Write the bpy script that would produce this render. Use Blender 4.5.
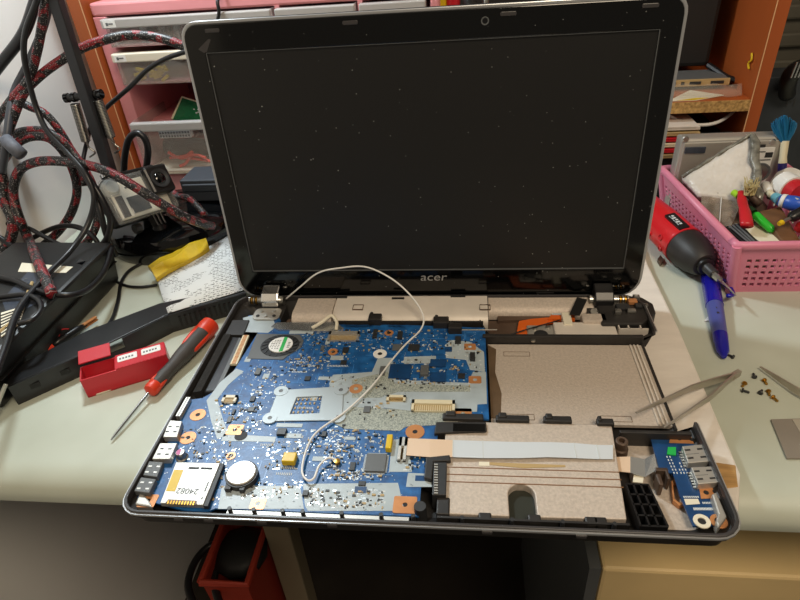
import bpy, bmesh, math, random
from mathutils import Vector, Matrix
random.seed(7)
SC = bpy.context.scene
COL = SC.collection
for o in list(bpy.data.objects):
    bpy.data.objects.remove(o)

# ---------------------------------------------------------------- camera
F_PX = 586.1
CAM = Vector((0.03362, -0.21982, 0.33304))
PITCH, YAW, ROLL = 0.59158, -0.1385, -0.07972
_cp, _sp, _cy, _sy = math.cos(PITCH), math.sin(PITCH), math.cos(YAW), math.sin(YAW)
C_F = Vector((_sy*_cp, _cy*_cp, -_sp))
_r0 = Vector((_cy, -_sy, 0)); _u0 = _r0.cross(C_F)
C_R = _r0*math.cos(ROLL) + _u0*math.sin(ROLL)
C_U = -_r0*math.sin(ROLL) + _u0*math.cos(ROLL)
cd = bpy.data.cameras.new('camera'); cam = bpy.data.objects.new('camera', cd); COL.objects.link(cam)
cd.sensor_width = 36; cd.lens = F_PX/800*36; cd.clip_start = .01; cd.clip_end = 20
_m = Matrix((C_R, C_U, -C_F)).transposed().to_4x4(); _m.translation = CAM
cam.matrix_world = _m
SC.camera = cam
# ---------------------------------------------------------------- world, lamps, exposure
w = bpy.data.worlds.new('room_light'); SC.world = w; w.use_nodes = True
w.node_tree.nodes['Background'].inputs[0].default_value = (1.0, .86, .68, 1)
w.node_tree.nodes['Background'].inputs[1].default_value = .16
def area(name, loc, target, size, power, col):
    l = bpy.data.lights.new(name, 'AREA'); l.energy = power; l.size = size; l.color = col; l.shape = 'DISK'
    o = bpy.data.objects.new(name, l); COL.objects.link(o); o.location = loc
    o.rotation_euler = (Vector(target)-Vector(loc)).to_track_quat('-Z', 'Y').to_euler()
    return o
area('bench_lamp', (-.36, .480, .606), (-.10, .14, 0), .10, 4.5, (.86, .96, 1.0))
area('ceiling_lamp', (.40, -.58, 1.25), (.15, .2, 0), .55, 12, (1.0, .82, .60))
SC.view_settings.view_transform = 'Standard'
SC.view_settings.look = 'None'
SC.view_settings.gamma = 1
SC.view_settings.use_curve_mapping = False
SC.view_settings.exposure = 0.0

# ---------------------------------------------------------------- helpers
def lin(h):
    h = h.lstrip('#'); r = []
    for i in (0, 2, 4):
        c = int(h[i:i+2], 16)/255
        r.append(c/12.92 if c <= .04045 else ((c+.055)/1.055)**2.4)
    return (*r, 1)
MATS = {}
def mat(name, hexc, rough=.5, metal=0, vary=0, vscale=40, bump=0, bscale=200, spec=.5, alpha=1, coat=0, trans=0, hex2=None, stretch=None, detail=3):
    if name in MATS: return MATS[name]
    m = bpy.data.materials.new(name); m.use_nodes = True
    nt = m.node_tree; b = nt.nodes['Principled BSDF']
    b.inputs['Base Color'].default_value = lin(hexc)
    b.inputs['Roughness'].default_value = rough; b.inputs['Metallic'].default_value = metal
    b.inputs['Specular IOR Level'].default_value = spec; b.inputs['Alpha'].default_value = alpha
    b.inputs['Coat Weight'].default_value = coat; b.inputs['Transmission Weight'].default_value = trans
    b.inputs['Coat Roughness'].default_value = .05
    if vary or bump:
        tc = nt.nodes.new('ShaderNodeTexCoord'); mp = nt.nodes.new('ShaderNodeMapping')
        nt.links.new(tc.outputs['Object'], mp.inputs[0])
        if stretch: mp.inputs['Scale'].default_value = stretch
    if vary:
        n = nt.nodes.new('ShaderNodeTexNoise'); n.inputs['Scale'].default_value = vscale; n.inputs['Detail'].default_value = detail
        nt.links.new(mp.outputs[0], n.inputs['Vector'])
        r = nt.nodes.new('ShaderNodeValToRGB'); c = lin(hexc); c2 = lin(hex2) if hex2 else None
        lo = tuple(max(0, x*(1-vary)) for x in c[:3])+(1,)
        hi = c2 if c2 else tuple(min(1, x*(1+vary)) for x in c[:3])+(1,)
        r.color_ramp.elements[0].position = .32; r.color_ramp.elements[1].position = .68
        r.color_ramp.elements[0].color = lo; r.color_ramp.elements[1].color = hi
        nt.links.new(n.outputs[0], r.inputs[0]); nt.links.new(r.outputs[0], b.inputs['Base Color'])
    if bump:
        n2 = nt.nodes.new('ShaderNodeTexNoise'); n2.inputs['Scale'].default_value = bscale
        nt.links.new(mp.outputs[0], n2.inputs['Vector'])
        bp = nt.nodes.new('ShaderNodeBump'); bp.inputs['Strength'].default_value = bump; bp.inputs['Distance'].default_value = .001
        nt.links.new(n2.outputs[0], bp.inputs['Height']); nt.links.new(bp.outputs[0], b.inputs['Normal'])
    MATS[name] = m
    return m

class MB:
    """collects shapes for one mesh"""
    def __init__(s): s.v = []; s.f = []
    def add(s, vs, fs, M=None):
        k = len(s.v)
        s.v += [tuple(M @ Vector(p)) if M else tuple(p) for p in vs]
        s.f += [tuple(i+k for i in f) for f in fs]
        return s
    def box(s, c, d, rz=0, M=None):
        x, y, z = d[0]/2, d[1]/2, d[2]/2
        T = Matrix.Translation(c) @ Matrix.Rotation(rz, 4, 'Z')
        if M: T = M @ T
        return s.add([(-x,-y,-z),(x,-y,-z),(x,y,-z),(-x,y,-z),(-x,-y,z),(x,-y,z),(x,y,z),(-x,y,z)],
                     [(3,2,1,0),(4,5,6,7),(0,1,5,4),(1,2,6,5),(2,3,7,6),(3,0,4,7)], T)
    def prism(s, poly, z0, z1, M=None):
        a = sum(poly[i][0]*poly[(i+1)%len(poly)][1]-poly[(i+1)%len(poly)][0]*poly[i][1] for i in range(len(poly)))
        if a < 0: poly = poly[::-1]
        n = len(poly)
        return s.add([(p[0],p[1],z0) for p in poly]+[(p[0],p[1],z1) for p in poly],
                     [tuple(range(n))[::-1], tuple(range(n,2*n))]+[(i,(i+1)%n,n+(i+1)%n,n+i) for i in range(n)], M)
    def ring(s, outer, inner, z0, z1, M=None):
        n = len(outer); V = [(p[0],p[1],z) for z in (z0,z1) for l in (outer,inner) for p in l]
        Fs = []
        for i in range(n):
            j = (i+1)%n
            Fs += [(i,j,2*n+j,2*n+i),(n+j,n+i,3*n+i,3*n+j),(2*n+i,2*n+j,3*n+j,3*n+i),(j,i,n+i,n+j)]
        return s.add(V, Fs, M)
    def cyl(s, p0, p1, r0, r1=None, n=16, caps=True, M=None):
        return s.tube([p0, p1], [r0, r0 if r1 is None else r1], n, caps, M)
    def tube(s, pts, r, n=8, caps=True, M=None, flat=1):
        pts = [Vector(p) for p in pts]; k = len(pts)
        R = r if isinstance(r, (list, tuple)) else [r]*k
        t = (pts[1]-pts[0]).normalized(); up = Vector((0,0,1)) if abs(t.z) < .9 else Vector((1,0,0))
        a = t.cross(up).normalized(); V = []; Fs = []
        for i in range(k):
            t = (pts[min(i+1,k-1)]-pts[max(i-1,0)])
            if t.length < 1e-9: t = pts[-1]-pts[0]
            t.normalize(); a = (a-t*a.dot(t)).normalized(); b = t.cross(a)
            for j in range(n):
                an = 2*math.pi*j/n; V.append(pts[i]+a*(R[i]*math.cos(an))+b*(R[i]*flat*math.sin(an)))
        for i in range(k-1):
            for j in range(n):
                Fs.append((i*n+j, i*n+(j+1)%n, (i+1)*n+(j+1)%n, (i+1)*n+j))
        if caps: Fs += [tuple(range(n))[::-1], tuple(range((k-1)*n, k*n))]
        return s.add(V, Fs, M)
    def lathe(s, prof, n=24, M=None):
        V = []; Fs = []; k = len(prof)
        for r, z in prof:
            for j in range(n):
                an = 2*math.pi*j/n; V.append((max(r,1e-5)*math.cos(an), max(r,1e-5)*math.sin(an), z))
        for i in range(k-1):
            for j in range(n): Fs.append((i*n+j, i*n+(j+1)%n, (i+1)*n+(j+1)%n, (i+1)*n+j))
        Fs += [tuple(range(n))[::-1], tuple(range((k-1)*n, k*n))]
        return s.add(V, Fs, M)
    def hexa(s, c8):
        return s.add(c8, [(3,2,1,0),(4,5,6,7),(0,1,5,4),(1,2,6,5),(2,3,7,6),(3,0,4,7)])
    def sheet(s, rows, th=None):
        """grid of points rows[i][j]; th gives it thickness along -normal"""
        ni, nj = len(rows), len(rows[0]); P = [Vector(p) for r in rows for p in r]
        q = [(i*nj+j, i*nj+j+1, (i+1)*nj+j+1, (i+1)*nj+j) for i in range(ni-1) for j in range(nj-1)]
        if not th: return s.add(P, q)
        nrm = (P[1]-P[0]).cross(P[nj]-P[0]).normalized(); m = len(P)
        P2 = [p-nrm*th for p in P]; q2 = [tuple(i+m for i in f)[::-1] for f in q]
        e = [j for j in range(nj)]+[i*nj+nj-1 for i in range(1,ni)]+[(ni-1)*nj+j for j in range(nj-2,-1,-1)]+[i*nj for i in range(ni-2,0,-1)]
        side = [(e[(i+1)%len(e)], e[i], e[i]+m, e[(i+1)%len(e)]+m) for i in range(len(e))]
        return s.add(P+P2, q+q2+side)

MW = {}
def mk(name, mb, m, parent=None, bevel=0, smooth=False, world=False, seg=2):
    V = mb.v
    if world and parent: inv = MW[parent.name].inverted(); V = [tuple(inv @ Vector(p)) for p in V]
    me = bpy.data.meshes.new(name); me.from_pydata(V, [], mb.f)
    me.materials.append(m if not isinstance(m, str) else MATS[m])
    o = bpy.data.objects.new(name, me); COL.objects.link(o)
    bm = bmesh.new(); bm.from_mesh(me); bmesh.ops.recalc_face_normals(bm, faces=bm.faces); bm.to_mesh(me); bm.free()
    if parent: o.parent = parent; MW[o.name] = MW[parent.name]
    else: MW[o.name] = Matrix.Identity(4)
    if smooth:
        for p in me.polygons: p.use_smooth = True
        if smooth != 'all': me.set_sharp_from_angle(angle=math.radians(40))
    if bevel:
        b = o.modifiers.new('bevel', 'BEVEL'); b.width = bevel; b.segments = seg; b.limit_method = 'ANGLE'; b.angle_limit = math.radians(35)
    return o
def tag(o, label, cat, group=None, kind=None):
    o['label'] = label; o['category'] = cat
    if group: o['group'] = group
    if kind: o['kind'] = kind
    return o
def thing(name, label, cat, loc=(0,0,0), rz=0, group=None, M=None):
    o = bpy.data.objects.new(name, None); COL.objects.link(o); o.empty_display_size = .02
    T = M if M else Matrix.Translation(loc) @ Matrix.Rotation(rz, 4, 'Z')
    o.matrix_world = T; MW[o.name] = T.copy()
    return tag(o, label, cat, group)
def solo(name, mb, m, label, cat, group=None, **k):
    """a thing that is one mesh: origin moved to the middle of its underside"""
    xs = [p[0] for p in mb.v]; ys = [p[1] for p in mb.v]; zs = [p[2] for p in mb.v]
    c = Vector(((min(xs)+max(xs))/2, (min(ys)+max(ys))/2, min(zs)))
    mb.v = [tuple(Vector(p)-c) for p in mb.v]
    o = mk(name, mb, m, None, **k); o.location = c; MW[o.name] = Matrix.Translation(c)
    return tag(o, label, cat, group)
def struct(name, mb, m, **k):
    o = mk(name, mb, m, None, **k); o['kind'] = 'structure'; return o
def text(name, s, size, m, parent, M, depth=.0001, shear=0, world=True):
    cu = bpy.data.curves.new(name, 'FONT'); cu.body = s; cu.size = size; cu.extrude = depth; cu.align_x = 'CENTER'; cu.align_y = 'CENTER'; cu.shear = shear
    t = bpy.data.objects.new(name+'_tmp', cu); COL.objects.link(t); dg = bpy.context.evaluated_depsgraph_get()
    me = bpy.data.meshes.new_from_object(t.evaluated_get(dg)); bpy.data.objects.remove(t)
    if world and parent: M = MW[parent.name].inverted() @ M
    me.transform(M); me.materials.clear(); me.materials.append(MATS[m]); me.name = name
    o = bpy.data.objects.new(name, me); COL.objects.link(o); o.parent = parent; MW[o.name] = MW[parent.name]
    return o
def ray(px, py): return C_R*((px-400)/F_PX) - C_U*((py-300)/F_PX) + C_F
def at(px, py, z=None, y=None, x=None):
    """the place on a level plane z (or upright plane y or x) that was sighted at this picture point"""
    d = ray(px, py)
    t = (z-CAM.z)/d.z if z is not None else ((y-CAM.y)/d.y if y is not None else (x-CAM.x)/d.x)
    return CAM + d*t
def spline(pts, k=6):
    P = [Vector(p) for p in pts]; out = []
    for i in range(len(P)-1):
        a, b, c, d = P[max(i-1,0)], P[i], P[i+1], P[min(i+2,len(P)-1)]
        for j in range(k):
            t = j/k; out.append(.5*((2*b)+(c-a)*t+(2*a-5*b+4*c-d)*t*t+(3*b-a-3*c+d)*t**3))
    out.append(P[-1]); return out
def rrect(x0, y0, x1, y1, r, n=5):
    R = r if isinstance(r, (list, tuple)) else [r]*4; out = []
    for (cx, cy, a0, rr) in ((x0+R[0],y0+R[0],180,R[0]),(x1-R[1],y0+R[1],270,R[1]),(x1-R[2],y1-R[2],0,R[2]),(x0+R[3],y1-R[3],90,R[3])):
        for i in range(n+1):
            a = math.radians(a0+90*i/n); out.append((cx+rr*math.cos(a), cy+rr*math.sin(a)))
    return out
def disc(cx, cy, r, n=16): return [(cx+r*math.cos(2*math.pi*i/n), cy+r*math.sin(2*math.pi*i/n)) for i in range(n)]
def frame(o, x, y=None, up=(0,0,1)):
    """matrix with origin o, local x along x, local z near up"""
    X = Vector(x).normalized(); Z = Vector(up); Z = (Z-X*Z.dot(X)).normalized(); Y = Z.cross(X)
    m = Matrix((X, Y, Z)).transposed().to_4x4(); m.translation = Vector(o); return m

# ---------------------------------------------------------------- materials
mat('desk', '#b8beaf', .42, vary=.10, vscale=9, bump=.05, bscale=120, hex2='#c3c9bc')
mat('wall', '#efefed', .8, vary=.04, vscale=5, bump=.1, bscale=90)
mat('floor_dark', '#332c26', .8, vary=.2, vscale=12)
mat('black_plastic', '#141416', .35, bump=.05, bscale=900)
mat('black_gloss', '#07080a', .08, coat=.3)
mat('black_matte', '#101011', .6)
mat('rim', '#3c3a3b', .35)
mat('dark_plastic', '#262423', .5, vary=.25, vscale=60)
mat('silver_edge', '#b9bcc0', .3, metal=.6)
mat('steel', '#b8b6b0', .28, metal=1)
mat('chrome', '#d8dadc', .12, metal=1)
mat('tin', '#bfbcb5', .45, metal=.65)
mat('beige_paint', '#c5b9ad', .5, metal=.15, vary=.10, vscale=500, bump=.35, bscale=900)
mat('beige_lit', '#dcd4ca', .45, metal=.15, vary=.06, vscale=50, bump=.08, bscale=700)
mat('brown_paint', '#5c4a3e', .5, metal=.3, vary=.35, vscale=25)
mat('pcb', '#14508e', .40, vary=.28, vscale=130, hex2='#2266a8', bump=.1, bscale=500, detail=6)
mat('pcb_dark', '#15406f', .34, vary=.2, vscale=90)
mat('pale_pad', '#a9b6bd', .4, vary=.08, vscale=60)
mat('mesh_pad', '#8b9590', .45, vary=.35, vscale=900, hex2='#b6bcb2')
mat('copper', '#c98a58', .35, metal=.3, vary=.1, vscale=80)
mat('white_ink', '#ccd2d4', .6)
mat('cream', '#e2dcc8', .5)
mat('ivory', '#d9d0b2', .5)
mat('chip', '#2a2b2d', .45, vary=.1, vscale=300)
mat('chip_grey', '#5b5e60', .45)
mat('solder', '#c8cdcf', .3, metal=.7)
mat('tan', '#b39a6c', .5)
mat('yellow', '#d6b414', .4)
mat('foil', '#c8cccf', .25, metal=.85, bump=.15, bscale=120)
mat('peach', '#d9bfa5', .4)
mat('ribbon', '#d3dbe2', .35, metal=.15)
mat('orange_film', '#d8621b', .4)
mat('white_plastic', '#e8e8e6', .35)
mat('green', '#1fae4e', .45)
mat('red_plastic', '#c0202a', .35, vary=.1, vscale=30)
mat('cable_black', '#17171a', .35)
mat('foam_black', '#1c1a18', .9, bump=.6, bscale=600, vary=.3, vscale=300)
mat('gold', '#b78a3c', .3, metal=.9)
def dusty(name, hexc, rough, scale, thr, coat=0):
    m = mat(name, hexc, rough, coat=coat); nt = m.node_tree; b = nt.nodes['Principled BSDF']
    tc = nt.nodes.new('ShaderNodeTexCoord'); v = nt.nodes.new('ShaderNodeTexVoronoi'); v.inputs['Scale'].default_value = scale
    nt.links.new(tc.outputs['Object'], v.inputs['Vector'])
    n = nt.nodes.new('ShaderNodeTexNoise'); n.inputs['Scale'].default_value = 14; nt.links.new(tc.outputs['Object'], n.inputs['Vector'])
    mu = nt.nodes.new('ShaderNodeMath'); mu.operation = 'MULTIPLY'; nt.links.new(n.outputs[0], mu.inputs[0]); mu.inputs[1].default_value = thr*2
    lt = nt.nodes.new('ShaderNodeMath'); lt.operation = 'LESS_THAN'; nt.links.new(v.outputs['Distance'], lt.inputs[0]); nt.links.new(mu.outputs[0], lt.inputs[1])
    mx = nt.nodes.new('ShaderNodeMixRGB'); mx.inputs[1].default_value = lin(hexc); mx.inputs[2].default_value = lin('#a8aaa8')
    nt.links.new(lt.outputs[0], mx.inputs[0]); nt.links.new(mx.outputs[0], b.inputs['Base Color']); return m
dusty('screen_black', '#151515', .42, 130, .05)
dusty('bezel_gloss', '#040506', .10, 160, .045)

# ================================================================ the setting
DZ = -.012                                    # desk top; the laptop stands on a foam sheet 12 mm thick
struct('floor', MB().box((0,.1,-.76), (3,2.4,.02)), 'floor_dark')
struct('wall_left', MB().box((-.53,.35,.4), (.04,1.9,2.4)), 'wall')
struct('wall_back', MB().box((0,1.06,.4), (3,.04,2.4)), 'wall')
FE = .042                                     # front edge of the desk
prof = []
for i in range(7):
    a = math.radians(180-90*i/6); prof.append((FE+.022+.022*math.cos(a), DZ-.018+.018*math.sin(a)))
prof += [(1.03, DZ), (1.03, DZ-.03), (FE+.01, DZ-.03), (FE+.001, DZ-.024)]
mb = MB(); n = len(prof)
mb.add([(x, p[0], p[1]) for x in (-.505, .95) for p in prof], [tuple(range(n)), tuple(range(n,2*n))[::-1]]+[(i,(i+1)%n,n+(i+1)%n,n+i) for i in range(n)])
desk = thing('work_desk', 'pale green work desk with a rounded front edge under everything', 'desk', (.2,.5,-.75))
mk('desk_top', mb, 'desk', desk, smooth=True, world=True)
mat('desk_leg', '#8c8069', .6)
for x, y in ((-.47,.95),(.9,.95),(.9,.07)):
    mk('leg', MB().box((x,y,(-.75+DZ-.03)/2), (.05,.05,.75+DZ-.03)), 'desk_leg', desk, world=True, bevel=.003)
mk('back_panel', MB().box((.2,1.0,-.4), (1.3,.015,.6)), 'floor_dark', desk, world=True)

# white foam sheet under the right half of the laptop
mat('foam_sheet', '#ded7ce', .75, vary=.06, vscale=25, bump=.5, bscale=60, stretch=(1,3,1))
pts = [at(*p, z=-.001) for p in [(741,474),(709,398),(679,328),(648,264),(638,236)]]
poly = [(p.x, p.y) for p in pts]
poly = [(-.05,.03),(.19,.028),(poly[0][0]-.012, poly[0][1]-.03)]+poly+[(.17,.40),(-.03,.37)]
solo('foam_sheet', MB().prism(poly, DZ+.0003, -.0008), 'foam_sheet', 'white foam sheet sticking out from under the right side of the laptop', 'foam sheet', bevel=.002)

# ================================================================ laptop
lap = thing('laptop', 'opened black laptop with its keyboard removed and blue motherboard showing', 'laptop', (0,0,0))
W2, DP = .1925, .249; FY = -.0025
out = rrect(-W2, FY, W2, DP, [.014,.016,.02,.014]); inn = rrect(-W2+.0022, FY+.0022, W2-.0022, DP-.0022, [.012,.014,.018,.012])
low = rrect(-W2+.021, FY+.021, W2-.021, DP-.012, [.008,.008,.01,.008]); nn = len(out)
def notched(l, xn):
    # the floor stops short of the right side where the drive slot opens
    k = len(l)//2; return l[:k]+[(l[k-1][0],.088),(xn,.088),(xn,.194),(l[k][0],.194)]+l[k:]
low = notched(low, .1700); fl_ = notched(rrect(-W2+.006,FY+.006,W2-.006,DP-.010,[.008,.008,.01,.008]), .1790); out_n = notched(out, .1815); inn_n = notched(inn, .1800); nn = len(out_n)
tub = MB().add([(p[0],p[1],.0006) for p in low]+[(p[0],p[1],.0160 if p[0] != .1815 else .0105) for p in out_n]+[(p[0],p[1],.0160 if p[0] != .1800 else .0105) for p in inn_n]+[(p[0],p[1],.003) for p in fl_],
    [tuple(range(nn))[::-1], tuple(range(3*nn,4*nn))]+[(k*nn+i,k*nn+(i+1)%nn,(k+1)*nn+(i+1)%nn,(k+1)*nn+i) for k in range(3) for i in range(nn)])
shell = mk('bottom_shell', tub, 'dark_plastic', lap)
def open_ring(o, i, z0, z1, ya, yb):
    # wall around the shell, left open along the right side between ya and yb (drive slot)
    k = len(o)//2; O = o[:k]+[(o[k-1][0],ya),(o[k-1][0],yb)]+o[k:]; I = i[:k]+[(i[k-1][0],ya),(i[k-1][0],yb)]+i[k:]
    O = O[k+1:]+O[:k+1]; I = I[k+1:]+I[:k+1]; n = len(O)
    V = [(p[0],p[1],z) for z in (z0,z1) for l in (O,I) for p in l]; Fs = [(0,n,3*n,2*n),(n-1,2*n-1,4*n-1,3*n-1)]
    for a in range(n-1):
        b = a+1; Fs += [(a,b,2*n+b,2*n+a),(n+b,n+a,3*n+a,3*n+b),(2*n+a,2*n+b,3*n+b,3*n+a),(b,a,n+a,n+b)]
    return MB().add(V, Fs)
mk('rim', open_ring(out, inn, .0160, .0212, .088, .194), 'rim', lap, bevel=.0006)
mk('rim_lip', open_ring(rrect(-W2-.0010,FY-.0010,W2+.0010,DP,[.015,.017,.02,.014]), rrect(-W2+.0006,FY+.0006,W2-.0006,DP-.002,[.013,.015,.018,.012]), .0185, .0200, .088, .194), 'silver_edge', lap)
def B(px, py, z): p = at(px, py, z=z); return (p.x, p.y)
def quad(z, *pp): return [B(*p, z) for p in pp]
def arect(z, x0, y0, x1, y1):
    """axis-aligned rectangle from its front left and back right points"""
    a, b = B(x0, y0, z), B(x1, y1, z); return (min(a[0],b[0]), min(a[1],b[1]), max(a[0],b[0]), max(a[1],b[1]))
def abox(z0, z1, x0, y0, x1, y1, mb=None):
    a = arect(z1, x0, y0, x1, y1); return (mb or MB()).box(((a[0]+a[2])/2,(a[1]+a[3])/2,(z0+z1)/2), (a[2]-a[0],a[3]-a[1],z1-z0))
# --- motherboard
ZP = .0160
pcb_out = [(-.1865,.012),(-.1865,.106),(-.178,.108),(-.169,.118),(-.164,.135),(-.158,.197),(-.170,.201),(-.176,.222),(-.146,.222),(-.140,.209),(-.02,.207),(.049,.203),(.049,.091),(.012,.091),(.012,.040),(.003,.038),(.003,.0065),(-.13,.0065),(-.134,.0035),(-.150,.004)]
board = mk('motherboard', MB().prism(pcb_out, ZP-.0014, ZP), 'pcb', lap)
board['label'] = 'blue motherboard'
def flat(name, polys, m, z=ZP, th=.0002, parent=board, **k):
    mb = MB()
    for p in polys: mb.prism(p, z-.0001, z+th)
    return mk(name, mb, m, parent, **k)
def strip(pp, wd, z=ZP):
    """flat strip along picture points on the board"""
    P = [Vector((*B(*p, z),0)) for p in pp]; L = []; R = []
    for i, p in enumerate(P):
        t = (P[min(i+1,len(P)-1)]-P[max(i-1,0)]).normalized(); nn = Vector((-t.y,t.x,0))*wd/2; L.append((p+nn)[:2]); R.append((p-nn)[:2])
    return [[L[i],L[i+1],R[i+1],R[i]] for i in range(len(L)-1)]
def pad(*pp): return quad(ZP, *pp)
flat('ground_plane', strip([(240,370),(224,384),(212,400),(217,420),(223,437)], .0085), 'pale_pad')
flat('ground_plane', [pad((221,441),(224,434),(276,437),(275,442))], 'pale_pad')
flat('ground_plane', [pad((243,318),(258,314),(272,316),(276,327),(268,333),(245,332))], 'pale_pad')
flat('ground_plane', [pad((289,334),(290,330),(314,330),(313,334))], 'pale_pad')
flat('ground_plane', [pad((333,375),(372,372),(378,358),(392,358),(396,380),(468,383),(473,372),(486,372),(487,404),(468,405),(400,404),(380,409),(345,424),(331,423),(335,396),(329,384))], 'pale_pad')
flat('mesh_area', [pad((352,380),(388,372),(395,384),(470,386),(470,392),(398,392),(380,398),(352,398))], 'mesh_pad', th=.0003)
flat('mesh_area', [pad((335,424),(352,407),(408,410),(466,412),(456,424),(405,427),(400,431),(345,429))], 'mesh_pad', th=.0003)
flat('ground_plane', [pad((384,408),(384,396),(408,396),(411,392),(478,393),(477,412),(410,411))], 'pale_pad', th=.0004)
flat('ground_plane', [pad((305,506),(303,484),(398,483),(404,509),(396,511),(308,511))], 'pale_pad')
flat('ground_plane', [pad((218,509),(222,486),(300,486),(304,509))], 'pale_pad')
flat('ground_plane', [pad((389,472),(392,440),(408,438),(412,472))], 'pale_pad')
flat('ground_plane', [pad((406,487),(408,473),(430,474),(432,487))], 'pale_pad')
flat('ground_plane', [pad((445,345),(452,340),(470,342),(484,352),(485,372),(470,370),(466,360),(446,358))], 'pale_pad')
flat('ground_plane', [pad((404,357),(436,356),(436,363),(404,364))], 'pale_pad')
for a in [(310,401,318,397),(330,360,344,356),(318,380,334,377),(276,427,303,424),(284,438,302,434),(354,493,367,487),(415,481,427,476),(345,440,356,437),(244,362,252,357),(262,379,270,374),(325,344,331,339),(445,352,452,347),(312,461,324,457)]:
    r = arect(ZP, *a); flat('solder_pad', [[(r[0],r[1]),(r[2],r[1]),(r[2],r[3]),(r[0],r[3])]], 'pale_pad' if a[0] < 350 else 'pcb_dark', th=.00035)
# CPU back plate: flat ring with four eyed lugs
pl = MB(); z0, z1 = ZP+.0002, ZP+.0012
o4 = [B(*p, z1) for p in [(266,421),(278,390),(344,386),(342,420)]]; i4 = [B(*p, z1) for p in [(290,414),(297,397),(322,396),(319,413)]]
pl.ring(o4, i4, z0, z1)
bp = mk('processor_plate', pl, mat('plate_pale','#a7b0b4',.45,metal=.25), board, bevel=.0004)
bp['label'] = 'pale metal processor back plate'
for p in [(270,418),(281,391),(341,390),(338,417)]:
    c = B(*p, z1); mk('plate_lug', MB().ring(disc(*c,.0058), disc(*c,.0018), z0, z1+.0003), 'plate_pale', board); mk('plate_screw', MB().prism(disc(*c,.0017), z0, z1+.0001), 'chip_grey', board)
soc = MB()
for i in range(6):
    for j in range(4):
        u, v = (i+.5)/6, (j+.5)/4
        p = Vector((*i4[0],0)).lerp(Vector((*i4[3],0)), u).lerp(Vector((*i4[1],0)).lerp(Vector((*i4[2],0)), u), v)
        if random.random() < .75: soc.box((p.x,p.y,ZP+.0004), (.0012,.002,.0008))
o = mk('socket_capacitors', soc, 'tan', board); o['kind'] = 'stuff'
# copper screw pads
for i, (px, py, r, sq) in enumerate([(198,415,.0062,0),(188,438,.0062,0),(235,430,.006,1),(333,352,.0045,0),(389,333,.0042,0),(356,389,.0055,0),(463,414,.0065,1),(415,432,.007,0),(470,347,.005,1),(475,380,.005,1),(405,505,.0075,1),(258,504,.005,1),(148,501,.006,1),(231,456,.0035,0)]):
    c = B(px, py, ZP)
    if sq: p_o = rrect(c[0]-r,c[1]-r*.85,c[0]+r,c[1]+r*.85,.0012,3); p_i = disc(*c,.0017,16)[::1]; p_i = [p_i[(k+10)%16] for k in range(16)]
    else: p_o = disc(*c, r); p_i = disc(*c, .0019)
    s = mk('screw_pad', MB().ring(p_o, p_i, ZP, ZP+.0004), 'copper', board)
    mk('screw_hole', MB().prism(disc(*c,.0019), ZP, ZP+.0001), 'black_matte', board)
for px, py, r in [(241,436,.0048),(380,354,.0022)]:
    c = B(px, py, ZP); mk('round_hole', MB().prism(disc(*c, r), ZP, ZP+.0003), 'black_matte', board)
c = B(380,354,ZP); mk('white_eyelet', MB().ring(disc(*c,.006), disc(*c,.002), ZP, ZP+.0004), 'white_plastic', board)
# fan seen through the opening in the board
fc = Vector((*B(280,346,ZP),0))
op = [B(*p, ZP) for p in [(247,359),(257,334),(300,335),(304,341),(301,348),(288,356),(283,360)]]
mk('fan_housing', MB().prism(op, ZP, ZP+.0006), 'chip_grey', board, bevel=.0003)
mk('fan_opening', MB().prism([(fc.x+.0175*math.cos(a*math.pi/12), fc.y+.0155*math.sin(a*math.pi/12)) for a in range(24)], ZP+.0004, ZP+.0008), 'black_matte', board)
for k in range(16):
    a = k*math.pi/8; mk('fan_blade', MB().box((fc.x+.0140*math.cos(a), fc.y+.0125*math.sin(a), ZP+.0011), (.0055,.0007,.0008), a+.5), 'chip', board)
hub = mk('fan_hub', MB().prism(disc(fc.x+.001,fc.y,.0108,24), ZP+.0006, ZP+.0020), 'white_plastic', board, bevel=.0004)
gs = [(fc.x+.002,fc.y-.0103),(fc.x+.0052,fc.y-.0095),(fc.x+.005,fc.y+.0098),(fc.x+.0018,fc.y+.0106)]
mk('green_stripe', MB().prism(gs, ZP+.0019, ZP+.00215), 'green', board)
pr = MB()
for r in range(6):
    for k in range(4):
        x = fc.x-.0075+k*.0022+random.uniform(0,.0006); y = fc.y-.006+r*.0023
        if (x-fc.x)**2+(y-fc.y)**2 < .009**2: pr.box((x,y,ZP+.00205), (random.uniform(.0009,.0018),.0007,.0001))
for r in range(4): pr.box((fc.x+.0085, fc.y-.004+r*.0022, ZP+.00205), (.0022,.001,.0001))
mk('fan_print', pr, 'chip_grey', board)
# chips (front left and back right corner in the picture, height)
for x0, y0, x1, y1, h in [(364,471,387,454,.0016)]:
    r = arect(ZP+h, x0, y0, x1, y1); q_ = MB().box(((r[0]+r[2])/2,(r[1]+r[3])/2,ZP+h/2+.0003), (r[2]-r[0],r[3]-r[1],h))
    mk('controller_chip', q_, 'chip_grey', board, bevel=.0002)
    lg = MB(); cx, cy, hx, hy = (r[0]+r[2])/2, (r[1]+r[3])/2, (r[2]-r[0])/2, (r[3]-r[1])/2
    for k in range(16):
        t = -1+2*(k+.5)/16
        lg.box((cx+t*hx, cy-hy-.0007, ZP+.0004), (.0005,.0016,.0005)); lg.box((cx+t*hx, cy+hy+.0007, ZP+.0004), (.0005,.0016,.0005))
        lg.box((cx-hx-.0007, cy+t*hy, ZP+.0004), (.0016,.0005,.0005)); lg.box((cx+hx+.0007, cy+t*hy, ZP+.0004), (.0016,.0005,.0005))
    mk('chip_pins', lg, 'solder', board)
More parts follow.
